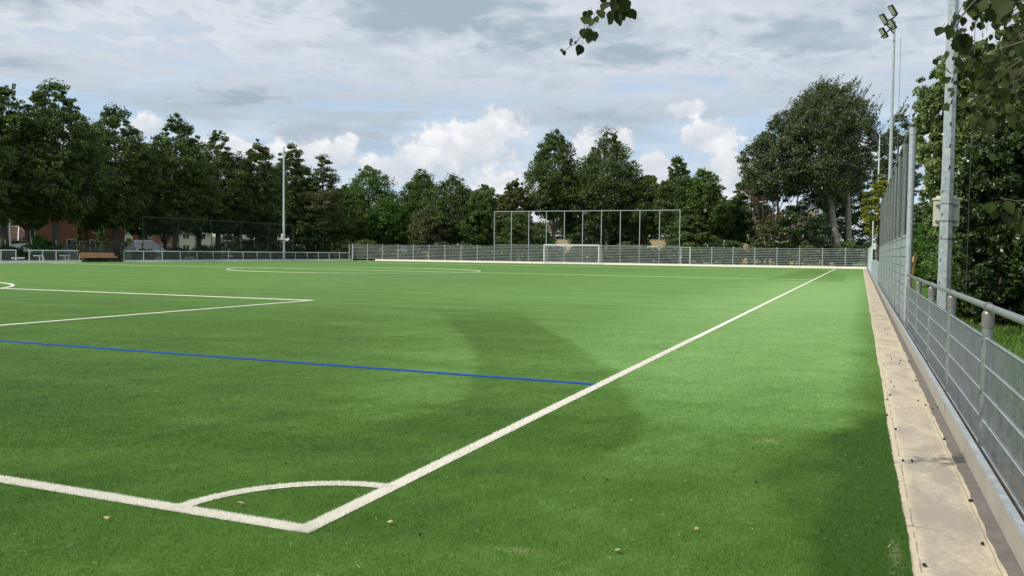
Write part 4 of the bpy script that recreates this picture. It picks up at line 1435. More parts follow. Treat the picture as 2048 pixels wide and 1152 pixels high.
# thick dark understory under the right group
ptree('understory_shrub', 'big dark understory bush left of the leaning trunks', 1600, ('y', 110), 400, 55, 515, 'round', 'leaf_hedge', 71, None, nclump=60, nleaf=150, leaf=.28, cat='shrub', fill=.1)
ptree('understory_shrub', 'dark understory mass behind the leaning trunks', 1690, ('y', 124), 330, 70, 515, 'round', 'leaf_hedge', 72, None, nclump=90, nleaf=150, leaf=.32, cat='shrub', fill=.1)
ptree('understory_shrub', 'grey-green elder bush in front of the bare pale branches', 1535, ('y', 107), 440, 34, 515, 'round', 'leaf_olive', 73, None, nclump=45, nleaf=130, leaf=.22, cat='shrub', fill=.1)
ptree('understory_shrub', 'dark understory bush under the narrow crown right of the tall frame', 1380, ('y', 113), 430, 48, 515, 'round', 'leaf_alder', 74, None, nclump=60, nleaf=140, leaf=.28, cat='shrub', fill=.1)
ptree('understory_shrub', 'dark understory bush behind the left bays of the tall frame', 1045, ('y', 112), 425, 55, 515, 'round', 'leaf_alder', 75, None, nclump=60, nleaf=140, leaf=.28, cat='shrub', fill=.1)
ptree('understory_shrub', 'dark bush between the twin tall trees, behind the crossbar', 1175, ('y', 113), 440, 40, 515, 'round', 'leaf_hedge', 76, None, nclump=45, nleaf=130, leaf=.28, cat='shrub', fill=.1)
ptree('understory_shrub', 'dark bush left of the pointed trees near the parked car', 612, ('y', 106), 440, 36, 505, 'round', 'leaf_hedge', 77, None, nclump=45, nleaf=110, leaf=.28, cat='shrub', fill=.1)
LB = [(-30, 470), (20, 492), (75, 470), (105, 482), (200, 503), (290, 500), (350, 496), (410, 492), (455, 470), (500, 497), (540, 470), (590, 492), (640, 495)]
lbl = ['shrub at the far left edge behind the railing', 'low shrub below the white car', 'tall leafy green shrub under the sunflower', 'green shrub right of the sunflower', 'shrub seen through the dugout', 'shrub beside the grey shed roof',
       'low hedge bush behind the ball stop net, left part', 'low hedge bush behind the ball stop net, second bay', 'young tree-like bush in the middle of the ball stop net', 'low bush left of the slim pole', 'upright pale bush just left of the slim pole', 'low bush right of the slim pole', 'low bush beside the parked car']
for i, (u, vt) in enumerate(LB):
    ptree('garden_shrub', lbl[i], u, ('x', -77.5), vt, rs.uniform(22, 30) if vt < 485 else rs.uniform(26, 36), 522, 'round', rs.choice(['leaf_bush', 'leaf_olive', 'leaf_fresh']) if i in (2, 3, 8, 10) else 'leaf_hedge', 400 + i, 'garden shrubs behind the left railing',
          nclump=24, nleaf=100, leaf=.22, trunk_r=.05, csize=.36, flat=.6, fill=.1, cat='shrub')
for i, (u, vt, lab) in enumerate([(205, 452, 'yellowish young tree in front of the red brick gable behind the dugout'), (160, 470, 'small bushy tree in front of the red house left of the dugout'), (258, 476, 'small leafy tree between the dugout and the grey shed roof'), (50, 474, 'small leafy tree beside the white car')]):
    ptree('young_tree', lab, u, ('x', -90), vt, 15, 512, 'round', 'leaf_fresh' if i % 2 == 0 else 'leaf_bush', 450 + i, 'young garden trees behind the dugout', nclump=20, nleaf=60, leaf=.26, trunk_r=.06, csize=.34, flat=.6, fill=.2, body=1)
# long clipped hedge
HG = thing('clipped_hedge', 'long dark clipped hedge behind the barbed fence at the foot of the dark trees', 'hedge', (-84, 85, 0))
rng = np.random.default_rng(5)
C = np.stack([rng.uniform(-1, 1, 330), rng.uniform(14, 45, 330), rng.uniform(.2, 2.6, 330)], -1)
V, idx, q = leaves(rng, C, np.full((330, 3), .7), 70, .28)
quads_mesh('foliage', V, M['leaf_hedge'], rng.random(len(V)), HG)

# label the row of shrubs one by one
for i, o in enumerate(sorted(shr, key=lambda q: q.location.x)):
    names_ = ['first', 'second', 'third', 'fourth', 'fifth', 'sixth', 'seventh', 'eighth', 'ninth', 'tenth', 'eleventh', 'twelfth', 'thirteenth', 'fourteenth', 'fifteenth', 'sixteenth', 'seventeenth', 'eighteenth', 'nineteenth', 'twentieth']
    n_ = len(shr)
    if i < 13:
        o['label'] = names_[i] + ' shrub from the left in the row behind the far end fence'
    else:
        o['label'] = names_[n_ - 1 - i] + ' shrub from the right in the row behind the far end fence'

# ------------------------------------------------------------------ near right planting
# tall linden-like tree, sunlit, behind the thick pole
ptree('linden_tree', 'tall sunlit leafy tree behind the thick galvanised pole', 1925, ('y', 23.5), 100, 88, 470, 'block', 'leaf_linden', 81, None, nclump=170, nleaf=130, leaf=.125, trunk_r=.16, csize=.20, flat=.7, slim=.55, fill=.55, body=6)
ptree('linden_tree', 'second tall leafy tree to the right, behind the dark near hedge', 2060, ('y', 22), 60, 105, 470, 'block', 'leaf_linden', 82, None, nclump=170, nleaf=130, leaf=.13, trunk_r=.18, csize=.20, flat=.7, slim=.55, fill=.55, body=6)
tree('hedge_bush', 'dark glossy bush mass right of the thick pole, reaching the grass', 7.6, 14.0, 4.6, 2.1, .0, 'round', M['leaf_hedge_shaded'], 83, 'dark bushes right of the railing', nclump=230, nleaf=150, leaf=.085, trunk_r=.08, csize=.19, flat=.7, slim=.65, fill=.45, cat='bush')
tree('hedge_bush', 'dark glossy bush at the right edge of the frame behind the handrail', 8.6, 11.6, 4.4, 2.0, .0, 'round', M['leaf_hedge_shaded'], 84, 'dark bushes right of the railing', nclump=200, nleaf=150, leaf=.08, trunk_r=.08, csize=.2, flat=.7, slim=.65, fill=.45, cat='bush')
tree('hedge_bush', 'dark bush behind the cable, between the pole and the edge bush', 8.0, 18.0, 5.4, 2.2, .0, 'round', M['leaf_hedge_shaded'], 85, 'dark bushes right of the railing', nclump=150, nleaf=150, leaf=.10, trunk_r=.08, csize=.22, flat=.7, slim=.65, fill=.4, cat='bush')
ptree('hedge_bush', 'tall dark bush between the cable and the right edge, below the hanging leaves', 2005, ('y', 17.5), 245, 92, 640, 'block', 'leaf_hedge_shaded', 95, 'dark bushes right of the railing', nclump=220, nleaf=150, leaf=.09, trunk_r=.08, csize=.2, flat=.7, slim=.65, fill=.3, cat='bush', body=3)
tree('low_bush', 'low leafy green bush just left of the foot of the thick pole', 5.2, 19.5, 1.9, 1.0, .0, 'round', M['leaf_bush'], 86, None, nclump=60, nleaf=130, leaf=.08, trunk_r=.03, csize=.3, slim=.6, fill=.2, cat='bush')
tree('silver_willow', 'silvery grey-green willow bush between the netting posts and the thick pole', 5.9, 24.5, 3.1, 1.0, .1, 'round', M['leaf_silver'], 87, None, nclump=80, nleaf=150, leaf=.11, trunk_r=.04, csize=.26, slim=.28, fill=.25, cat='bush', up=.2)
tree('broad_bush', 'mid-green bush beyond the silvery willow', 7.0, 33, 4.3, 1.9, .1, 'round', M['leaf_bush'], 88, None, nclump=90, nleaf=140, leaf=.14, trunk_r=.06, csize=.26, slim=.55, fill=.25, cat='bush')
tree('broad_bush', 'fresh green bush behind the last netting posts', 6.2, 44, 3.6, 1.6, .1, 'round', M['leaf_fresh'], 89, None, nclump=60, nleaf=130, leaf=.15, trunk_r=.06, csize=.28, fill=.25, cat='bush')
tree('broad_bush', 'dark bush behind the far tall frame fence', 7.0, 84, 6.5, 3.0, .1, 'round', M['leaf_hedge'], 90, None, nclump=70, nleaf=130, leaf=.26, trunk_r=.06, csize=.28, fill=.25, cat='bush')
mb = MB()
a_, b_ = atx(1817, 545, 4.6), atx(1832, 506, 4.85)
mb.tube([(a_.x, a_.y, .3), tuple(a_.lerp(b_, .35)), tuple(a_.lerp(b_, .7) + Vector((.03, 0, 0))), tuple(b_)], [.16, .15, .10, .03], 7)
tag(mb.build('broken_trunk', M['orange_wood'], smooth=False), 'torn orange-brown broken trunk leaning behind the last railing post', 'broken trunk')

# grass behind the railing
rng = np.random.default_rng(8)
n = 60000
X_ = rng.uniform(3.62, 9.5, n); Y_ = 1 + 22 * rng.random(n)
wv_ = .006 + .006 * rng.random(n)
hh = .05 + .09 * rng.random(n)
th = rng.random(n) * 6.28
la = rng.random(n) * 6.28
V = np.zeros((n, 3, 3))
V[:, 0] = np.stack([X_ - np.cos(th) * wv_, Y_ - np.sin(th) * wv_, np.full(n, -.06)], -1)
V[:, 1] = np.stack([X_ + np.cos(th) * wv_, Y_ + np.sin(th) * wv_, np.full(n, -.06)], -1)
V[:, 2] = np.stack([X_ + np.cos(la) * hh * .7, Y_ + np.sin(la) * hh * .7, hh - .06], -1)
M['grass_blade'] = leafmat('grass_blade', (0.06, 0.13, 0.02), (0.19, 0.30, 0.06), .3)
o = quads_mesh('grass', V, M['grass_blade'], rng.random(n), nv=3)
o['kind'] = 'stuff'
mb = MB()
rb = random.Random(2)
for i in range(170):
    a_ = rb.uniform(0, 6.28)
    q_ = rb.uniform(0, 1) ** .5
    cx, cy = 5.9 + 1.0 * q_ * math.cos(a_), 8.2 + 1.1 * q_ * math.sin(a_)
    s_ = rb.uniform(.012, .04)
    v_ = Vector((rb.uniform(-1, 1), rb.uniform(-1, 1), rb.uniform(-.3, .3))).normalized() * s_
    w_ = v_.cross(Vector((0, 0, 1))).normalized() * s_ * rb.uniform(.3, .8)
    mb.obox((cx, cy, -.03 + rb.uniform(0, .04)), v_, w_, (0, 0, s_ * .25))
M['chips'] = simple('bark_chips', (0.40, 0.27, 0.15), .9, var=.3, scale=12)
o = mb.build('bark_chips', M['chips'])
o['kind'] = 'stuff'


# ------------------------------------------------------------------ overhanging poplar (trunk out of frame, right of the camera)
def poplar_leaf(mb, base, d, nrm, s, rnd):
    """rounded, coarsely toothed leaf: base point, direction, normal, length"""
    d = d.normalized()
    nrm = (nrm - d * nrm.dot(d)).normalized()
    b = d.cross(nrm)
    out = [(0, .0), (.05, .22), (.16, .36), (.24, .35), (.32, .46), (.40, .42), (.50, .45), (.56, .37), (.68, .34), (.73, .24), (.86, .17), (1.0, .0)]
    k = len(mb.v)
    fold = rnd.uniform(.05, .22)
    curl = rnd.uniform(-.12, .18)
    ptl, ptr, mid = [], [], []
    for t_, w_ in out:
        c_ = base + d * (s * t_) - nrm * (s * curl * t_ * t_)
        mid.append(c_)
        ptl.append(c_ + b * (s * w_) + nrm * (s * w_ * fold))
        ptr.append(c_ - b * (s * w_) + nrm * (s * w_ * fold))
    n_ = len(out)
    for arr in (mid, ptl, ptr):
        mb.v += [tuple(q_) for q_ in arr]
    for i in range(n_ - 1):
        mb.f.append((k + i, k + i + 1, k + n_ + i + 1, k + n_ + i))
        mb.f.append((k + i + 1, k + i, k + 2 * n_ + i, k + 2 * n_ + i + 1))


pop = thing('poplar_tree', 'overhanging tree with big toothed leaves, twigs hanging into the top of the frame', 'tree', (6.6, .4, 0))
off = Vector((6.6, .4, 0))
rp = random.Random(17)
mbl, mbt = MB(), MB()
# trunk and boughs
mbt.tube([(0, 0, -.1), (.05, 0, 2), (-.05, .1, 4.2), (0, 0, 6.5)], [.24, .19, .14, .06], 10)


def bough(p0, p1, p2, r0, r1):
    pts = []
    for k in range(9):
        t_ = k / 8
        pts.append(((1 - t_) ** 2) * p0 + 2 * t_ * (1 - t_) * p1 + t_ * t_ * p2)
    mbt.tube(pts, [r0 + (r1 - r0) * k / 8 for k in range(9)], 6)
    return pts


def hang_leaf(p, s, up=None, tilt=.6):
    d = Vector((rp.uniform(-.6, .6), rp.uniform(-.6, .6), -1 if rp.random() < .8 else .2)).normalized()
    st = p + d * s * .45
    mbt.tube([p, st], [.0012, .001], 3, False)
    toc = (CAM - off - p).normalized()
    nrm = toc * rp.uniform(.2, 1) + Vector((rp.uniform(-1, 1), rp.uniform(-1, 1), rp.uniform(-.5, 1))) * tilt
    poplar_leaf(mbl, st, d, nrm, s, rp)


# the hanging twig in the upper middle
A = atd(1262, -60, 5.2) - off
tip_pts = [atd(u, v, 5.0) - off for u, v in ((1262, -60), (1235, -15), (1218, 8), (1196, 32), (1173, 58), (1150, 88), (1138, 95), (1126, 104))]
bough(Vector((-.05, .1, 4.4)), Vector((-1.5, 1.2, 5.2)), A, .07, .008)
mbt.tube(tip_pts, [.006, .005, .0045, .004, .003, .0022, .0018, .0012], 5)
for (u, v, s) in ((1210, 6, .055), (1196, 20, .075), (1178, 22, .06), (1188, 36, .05), (1205, 38, .055), (1172, 52, .095), (1186, 56, .085), (1180, 60, .09), (1193, 55, .08), (1165, 88, .075), (1147, 84, .03), (1140, 92, .03), (1150, 92, .03), (1126, 104, .035), (1176, 40, .03)):
    hang_leaf(atd(u, v - 8, 5.0) - off, s * .92)
    hang_leaf(atd(u + rp.uniform(-6, 6), v - 8 + rp.uniform(-6, 6), 5.05) - off, s * .72)
for i in range(34):
    hang_leaf(atd(rp.uniform(1224, 1258), rp.uniform(-24, 22), 5.0 + rp.uniform(-.12, .12)) - off, rp.uniform(.055, .08))
# big close leaves at the upper right
B = atd(2010, -120, 3.1) - off
bough(Vector((0, 0, 3.2)), Vector((-1.2, -.2, 3.6)), B, .05, .009)
q1 = [atd(u, v, 3.1) - off for u, v in ((2010, -120), (1985, -40), (1962, -10), (1940, 12), (1925, 30), (1912, 55))]
mbt.tube(q1, [.009, .007, .005, .004, .003, .0015], 5)
for (u, v, s, tl) in ((1935, 14, .085, .35), (1948, 25, .10, .25), (1922, 28, .07, .6), (1912, 62, .085, .4), (1918, 68, .08, .5), (1904, 52, .06, .5), (1890, 60, .045, .5), (1930, 74, .06, .6), (1965, -12, .10, .4), (1985, -10, .11, .4), (2000, -5, .09, .4), (1950, -14, .085, .4), (1975, 10, .05, .4), (2030, 0, .09, .5)):
    hang_leaf(atd(u, v - 14, 3.1 + rp.uniform(-.05, .05)) - off, s, tilt=tl)
# the leafy mass behind them
for c in range(46):
    v0 = rp.uniform(-60, 185)
    u0 = rp.uniform(1990 - (30 if v0 > 80 else 0), 2120)
    dd = rp.uniform(4.6, 6.4)
    e = atd(u0, v0, dd) - off
    s0 = Vector((0, 0, rp.uniform(2.2, 4.6)))
    pts = bough(s0, (s0 + e) / 2 + Vector((0, 0, .5)), e, .03, .004)
    for i in range(52):
        pp = pts[rp.randint(5, 8)] + Vector((rp.gauss(0, .14), rp.gauss(0, .16), rp.gauss(-.03, .14)))
        hang_leaf(pp, rp.uniform(.035, .06), tilt=1.0)
# lower hanging spray at the right edge
for (u, v, s) in ((1985, 402, .055), (2003, 400, .07), (2030, 412, .08), (2012, 415, .08), (2040, 425, .08), (2030, 440, .075), (1992, 420, .05), (2052, 445, .08)):
    hang_leaf(atd(u, v - 8, 3.9) - off, s, tilt=.8)
mbt.tube([atd(u, v, 3.9) - off for u, v in ((2140, 380), (2070, 400), (2030, 402), (2000, 396))], [.008, .005, .003, .0015], 5)
for (u, v) in ((1950, 225), (1965, 215), (1985, 232), (1975, 200), (1995, 245), (2010, 215), (1960, 195), (1940, 240), (2030, 235), (2045, 190), (1990, 170), (2020, 160), (1950, 165), (1935, 120), (1960, 135)):
    for _ in range(4):
        hang_leaf(atd(u + rp.uniform(-14, 14), v + rp.uniform(-16, 12), 4.6 + rp.uniform(-.2, .2)) - off, rp.uniform(.04, .065), tilt=1.0)
# the rest of the crown, above and right of the view
for c in range(60):
    e = Vector((rp.uniform(-.6, 2.2), rp.uniform(-2.6, .4), rp.uniform(3.6, 7.2)))
    for i in range(34):
        hang_leaf(e + Vector((rp.gauss(0, .3), rp.gauss(0, .3), rp.gauss(0, .25))), rp.uniform(.06, .09), tilt=1.2)
    s0 = Vector((0, 0, max(2.0, e.z - 1.2)))
    mbt.tube([s0, (s0 + e) / 2 + Vector((0, 0, .2)), e], [.03, .018, .005], 5)
fo = mbl.build('foliage', M['leaf_poplar'], pop)
at_ = fo.data.attributes.new('tone', 'FLOAT', 'FACE')
nl = len(fo.data.polygons) // 22
tv = np.repeat(np.random.default_rng(4).random(nl), 22)
at_.data.foreach_set('value', tv.astype(np.float32))
mbt.build('trunk', M['bark'], pop, smooth=True)

# ------------------------------------------------------------------ litter: cones, leaves, chips
cb_ = MB()
nn, mm_ = 8, 5
for j in range(mm_ + 1):
    ph = math.pi * j / mm_
    for i in range(nn):
        thh = 2 * math.pi * i / nn
        rr_ = .008 * (1 + .25 * ((i + j) % 2)) * math.sin(ph)
        cb_.v.append((rr_ * math.cos(thh), rr_ * math.sin(thh) * 1.0, .009 - .011 * math.cos(ph)))
for j in range(mm_):
    for i in range(nn):
        a0_, b0_ = j * nn + i, j * nn + (i + 1) % nn
        cb_.f.append((a0_, b0_, b0_ + nn, a0_ + nn))
cone0 = cb_.build('alder_cone', M['cone'])
clab = 'small dark alder cone lying on the sandy paving'
tag(cone0, clab, 'cone', 'alder cones scattered on the sandy paving')
spots = [(1941, 1001), (1806, 921), (1824, 921), (1791, 858), (1836, 801), (1851, 810), (1865, 817), (1774, 799), (1769, 815), (1774, 830), (1788, 773), (1782, 763), (1831, 761), (1822, 724), (1801, 721), (1817, 722), (1767, 728), (1760, 697), (1888, 878), (1875, 815), (1965, 1087), (1849, 1130), (1799, 727), (1775, 668), (1770, 660), (1783, 719), (1766, 640), (1780, 790)]
for i, (u, v) in enumerate(spots):
    d = ray(u, v)
    p = CAM + d * (-CAM.z / d.z)
    o = cone0 if i == 0 else cone0.copy()
    if i:
        COL.objects.link(o)
    o.location = (p.x, p.y, -.006)
    s_ = 1.0 if v > 850 else .95
    o.scale = (s_ * (1.5 if i % 3 == 0 else 1), s_, s_ * .8)
    o.rotation_euler = (0, 0, i * 1.3)
M['cone_t'] = M['cone']
for i, (u, v) in enumerate([(1643, 1066), (1752, 1049), (1168, 959), (1214, 963), (1512, 967), (840, 1073), (571, 930), (1505, 899), (1749, 843), (1436, 653), (1226, 672)]):
    d = ray(u, v)
    p = CAM + d * (-CAM.z / d.z)
    o = cone0.copy()
    COL.objects.link(o)
    o['label'] = 'small dark alder cone lying in the green turf'
    o['group'] = 'alder cones scattered in the turf'
    o.location = (p.x, p.y, .006)
    o.scale = (.75, .75, .65)
    o.rotation_euler = (0, 0, i)
# dry leaves
mb = MB()
poplar_leaf(mb, Vector((-.025, 0, .004)), Vector((1, .1, .15)), Vector((0, .5, 1)), .05, random.Random(1))
lf0 = mb.build('dry_leaf', M['dryleaf'])
at_ = lf0.data.attributes.new('tone', 'FLOAT', 'FACE')
at_.data.foreach_set('value', np.linspace(0, 1, len(lf0.data.polygons)).astype(np.float32))
dl = [(481, 1013, 1.0, 'curled tan dry leaf lying inside the corner arc'), (1234, 1108, .75, 'pale dry leaf on the turf at the bottom middle'), (1393, 1064, .55, 'small brownish leaf on the turf, bottom right of centre'),
      (1459, 769, .9, 'small dry leaf on the light turf right of the touchline'), (1371, 967, .6, 'small tan leaf on the turf left of the dark wedge'), (780, 1051, .7, 'pale twisted scrap on the turf below the touchline'), (213, 1043, .75, 'white crumb of leaf below the goal line, bottom left'), (1404, 895, .8, 'reddish dry leaf in the light turf')]
for i, (u, v, s_, lab) in enumerate(dl):
    d = ray(u, v)
    p = CAM + d * (-CAM.z / d.z)
    o = lf0 if i == 0 else lf0.copy()
    if i:
        COL.objects.link(o)
    o.location = (p.x, p.y, .018)
    o.scale = (s_ * .9,) * 3
    o.rotation_euler = (.3, .2, i * 1.9 + .3)
    tag(o, lab, 'leaf', 'dry leaves lying on the turf')
# loose pale fibres
rng = np.random.default_rng(33)
n = 420
t_ = rng.random(n)
d = 2.6 * (12 / 2.6) ** (t_ ** 1.1)
u_ = (rng.random(n) * 2 - 1) * .62
X_ = CAM.x - d * math.sin(YAW) + d * u_ * math.cos(YAW)
Y_ = CAM.y + d * math.cos(YAW) + d * u_ * math.sin(YAW)
ok = X_ < 2.8
X_, Y_ = X_[ok], Y_[ok]
n = len(X_)
th = rng.random(n) * 6.28
ln_ = .012 + .025 * rng.random(n) ** 2
V = np.zeros((n, 4, 3))
c_, s_ = np.cos(th), np.sin(th)
zz = .018 + .006 * rng.random(n)
for k_, (a_, b_) in enumerate(((-1, -.06), (1, -.06), (1, .06), (-1, .06))):
    V[:, k_, 0] = X_ + c_ * ln_ * a_ / 2 - s_ * .0011 * np.sign(b_)
    V[:, k_, 1] = Y_ + s_ * ln_ * a_ / 2 + c_ * .0011 * np.sign(b_)
    V[:, k_, 2] = zz + (.004 if a_ > 0 else 0)
M['pale_fibre'] = leafmat('pale_fibre', (.30, .36, .16), (.75, .74, .52), .2)
o = quads_mesh('loose_fibres', V, M['pale_fibre'], rng.random(n))
o['kind'] = 'stuff'


# ------------------------------------------------------------------ houses
def house(name, label, loc, rz, w, d, h, wallmat, roofmat, rh=2.6, wins=(), flat=False, group=None, gable=True, door=None):
    """front face looks along local -y; wins: (x0, x1, z0, z1)"""
    t = thing(name, label, 'house', loc, group)
    t.rotation_euler = (0, 0, rz)
    mb = MB().box(-w / 2, w / 2, 0, d, 0, h)
    if not flat and gable:
        n_ = len(mb.v)
        mb.v += [(-w / 2, 0, h), (-w / 2, d, h), (-w / 2, d / 2, h + rh), (w / 2, 0, h), (w / 2, d, h), (w / 2, d / 2, h + rh)]
        mb.f += [(n_, n_ + 2, n_ + 1), (n_ + 3, n_ + 4, n_ + 5)]
    mb.build('wall', wallmat, t)
    if flat:
        MB().box(-w / 2 - .2, w / 2 + .2, -.25, d + .2, h + .003, h + .35).build('roof', M['white'], t)
    else:
        mb = MB()
        e = .35
        mb.quad((-w / 2 - .15, -e, h - e * rh / (d / 2)), (w / 2 + .15, -e, h - e * rh / (d / 2)), (w / 2 + .15, d / 2, h + rh + .05), (-w / 2 - .15, d / 2, h + rh + .05))
        mb.quad((w / 2 + .15, d + e, h - e * rh / (d / 2)), (-w / 2 - .15, d + e, h - e * rh / (d / 2)), (-w / 2 - .15, d / 2, h + rh + .05), (w / 2 + .15, d / 2, h + rh + .05))
        rf = mb.build('roof', roofmat, t)
        MB().box(-.4, .4, d / 2 - .3, d / 2 + .3, h + rh * .6, h + rh + .9).build('chimney', wallmat, rf)
        MB().box(-w / 2 - .15, w / 2 + .15, -e - .12, -e, h - e * rh / (d / 2) - .12, h - e * rh / (d / 2) + .06).build('gutter', M['white'], t)
    for (a_, b_, z0_, z1_) in wins:
        fr = MB()
        q_ = .09
        fr.box(a_, b_, -.06, -.003, z1_ - q_, z1_)
        fr.box(a_, b_, -.06, -.003, z0_, z0_ + q_)
        fr.box(a_, a_ + q_, -.06, -.003, z0_ + q_, z1_ - q_)
        fr.box(b_ - q_, b_, -.06, -.003, z0_ + q_, z1_ - q_)
        m_ = (a_ + b_) / 2
        fr.box(m_ - .04, m_ + .04, -.055, -.003, z0_ + q_, z1_ - q_)
        w_ = fr.build('window', M['white'], t)
        MB().quad((a_ + q_, -.02, z0_ + q_), (b_ - q_, -.02, z0_ + q_), (b_ - q_, -.02, z1_ - q_), (a_ + q_, -.02, z1_ - q_)).build('pane', M['window'], w_)
    if door:
        MB().box(door, door + 1.0, -.05, -.003, 0, 2.15).build('door', M['white'], t)
    return t


LR = rad(90)     # front faces +X
house('brick_house', 'dark red brick house cut by the left edge behind the white car', (-96, 60.6, 0), LR, 7.5, 8, 7.5, M['brick_dark'], M['rooftile'], wins=[(-.4, 1.6, .3, 2.6), (-.6, 1.6, 3.6, 5.0)], group='brick houses behind the left trees')
house('brick_house', 'red brick house with white framed windows left of the stout trunk', (-105, 73.2, 0), LR, 9, 8, 8.0, M['brick_red'], M['rooftile'], wins=[(-1.0, 1.7, 4.3, 5.6), (2.5, 4.1, 4.2, 5.8), (-4, -2, 4.2, 5.8), (-3, 0, .4, 2.4)], group='brick houses behind the left trees')
t = thing('lean_to_shed', 'brown tiled lean-to with white edge boards in front of the brick house', 'shed', (-97, 70.5, 0))
mb = MB().box(-3, 0, -2.5, 3.6, 0, 2.4)
mb.build('wall', M['brick_dark'], t)
MB().quad((.2, -3.4, 2.2), (.2, 3.9, 2.2), (-3, 3.9, 4.0), (-3, -2.0, 4.0)).build('roof', M['rooftile'], t)
mb = MB().tube([(.25, -3.4, 2.25), (-3, -2.0, 4.05), (-3, 3.9, 4.05)], .09, 4)
mb.tube([(.25, 1.4, 2.2), (-3, 4.0, 4.1)], .08, 4)
mb.build('edge_board', M['white'], t)
house('brick_house', 'bright red brick gable behind the dugout', (-100, 79.5, 0), LR, 8.0, 8, 6.5, M['brick_red'], M['rooftile'], wins=[(-4.1, -2.7, 1.9, 3.8), (2.2, 3.8, .4, 2.6)], group='brick houses behind the left trees')
house('brick_house', 'dark red brick house behind the right part of the dugout', (-100, 88.0, 0), LR, 7.5, 8, 6.0, M['brick_dark'], M['rooftile'], wins=[(-2.5, -.6, .3, 2.6), (-2, 0, 3.5, 4.8)], group='brick houses behind the left trees')
for i, (yy, w_, h_, wm, lab) in enumerate(((101, 9, 4.4, 'render_white', 'white rendered house seen under the trees behind the shed'), (111, 8, 4.6, 'brick_red', 'red brick house seen through the ball stop net, second bay'),
                                      (120, 9, 4.6, 'render_cream', 'cream house seen through the middle of the ball stop net'), (130.5, 9, 5.6, 'render_white', 'white house seen under the trees right of the middle bay'),
                                      (141, 9, 5.6, 'render_cream', 'cream house seen just left of the slim pole'))):
    house('terraced_house', lab, (-113, yy, 0), LR, w_, 8, h_, M[wm], M['rooftile'], wins=[(-3, -1.2, .6, 2.2), (1, 3, .6, 2.2), (-3, -1.2, 3.2, 4.3), (1, 3, 3.2, 4.3)], group='houses glimpsed under the left trees')
fh = [(-82, 9, 5.0, 'brick_yellow', 'yellow brick house at the left end beyond the pointed trees'), (-72.5, 9, 4.8, 'brick_yellow', 'yellow brick house beyond the second pointed tree'), (-63, 9, 5, 'render_cream', 'cream house beyond the broad dark tree'),
      (-53.5, 9, 5.2, 'brick_yellow', 'yellow brick house beyond the left bays of the tall frame'), (-44, 9, 11.5, 'brick_yellow', 'tall yellow brick block with windows behind the goal'), (-34.5, 9, 5.2, 'brick_yellow', 'yellow brick house right of the goal'),
      (-25, 9, 12.2, 'render_cream', 'tall pale block with balconies behind the right bays of the tall frame'), (-15.5, 9, 6.6, 'brick_yellow', 'yellow brick house right of the tall frame'), (-6, 9, 6.6, 'brick_yellow', 'yellow brick house with white window frames left of the rusty tree')]
for i, (xx, w_, h_, wm, lab) in enumerate(fh):
    wins = []
    fl = 3 if h_ > 8 else 2
    for k_ in range(fl):
        z_ = .9 + k_ * (3.4 if h_ > 8 else 2.9)
        wins += [(-3.9, -2.2, z_ + .4, z_ + 2.0), (-1.2, .9, z_ + .4, z_ + 2.0), (2.0, 3.7, z_ + .4, z_ + 2.0)]
    house('block_house' if h_ > 8 else 'terraced_house', lab, (xx, 158 if h_ < 8 else 166, 0), 0, w_, 8, h_, M[wm], M['rooftile'], wins=wins, flat=h_ > 8, group='houses beyond the far end fence')

# shed with grey roof behind the left railing
sh = thing('garden_shed', 'garden shed with grey pitched roof behind the railing, right of the dugout', 'shed', (-79, 75.2, 0))
MB().box(-1.2, 1.2, -2.0, 2.0, 0, 1.15).build('wall', M['green_plastic'], sh)
mb = MB()
mb.quad((1.35, -2.4, 1.05), (1.35, 2.5, 1.05), (0, 1.4, 2.35), (0, -1.5, 2.35))
mb.quad((-1.35, -2.4, 1.05), (0, -1.5, 2.35), (0, 1.4, 2.35), (-1.35, 2.5, 1.05))
mb.quad((1.35, -2.4, 1.05), (0, -1.5, 2.35), (-1.35, -2.4, 1.05))
mb.build('roof', M['rooftile_grey'], sh)
MB().tube([(1.37, -2.4, 1.06), (0, -1.5, 2.38), (0, 1.4, 2.38)], .06, 4).build('edge_board', M['white'], sh)
t = thing('compost_bin', 'dark green plastic bin behind the railing below the shed', 'bin', (-76.5, 70.4, 0))
MB().tube([(0, 0, 0), (0, 0, .9), (0, 0, 1.0)], [.42, .36, .2], 10).build('body', M['green_plastic'], t)
t = thing('wire_crate', 'pale wire crate standing behind the railing right of the shed', 'crate', (-76.5, 74.6, 0))
mb = MB()
for yy in np.arange(-.5, .51, .1):
    mb.box(-.4, -.38, yy, yy + .03, .1, 1.0)
    mb.box(.38, .4, yy, yy + .03, .1, 1.0)
for z_ in np.arange(.1, 1.01, .15):
    mb.box(-.41, .41, -.53, -.5, z_, z_ + .03)
    mb.box(.402, .43, -.53, .55, z_, z_ + .03)
mb.build('grid', M['galv_pale'], t)
t = thing('kennel', 'small pale open-fronted hutch behind the ball stop net', 'hutch', (-78, 86.3, 0))
MB().box(-.5, .5, -.9, .9, 0, 1.0).build('body', M['concrete'], t)
MB().box(-.65, .65, -1.05, 1.05, 1.003, 1.12).build('roof', M['white'], t)
MB().quad((.503, -.55, .15), (.503, .55, .15), (.503, .55, .8), (.503, -.55, .8)).build('painted_opening', M['black'], t)  # flat black panel on the closed box, painted for the dark inside
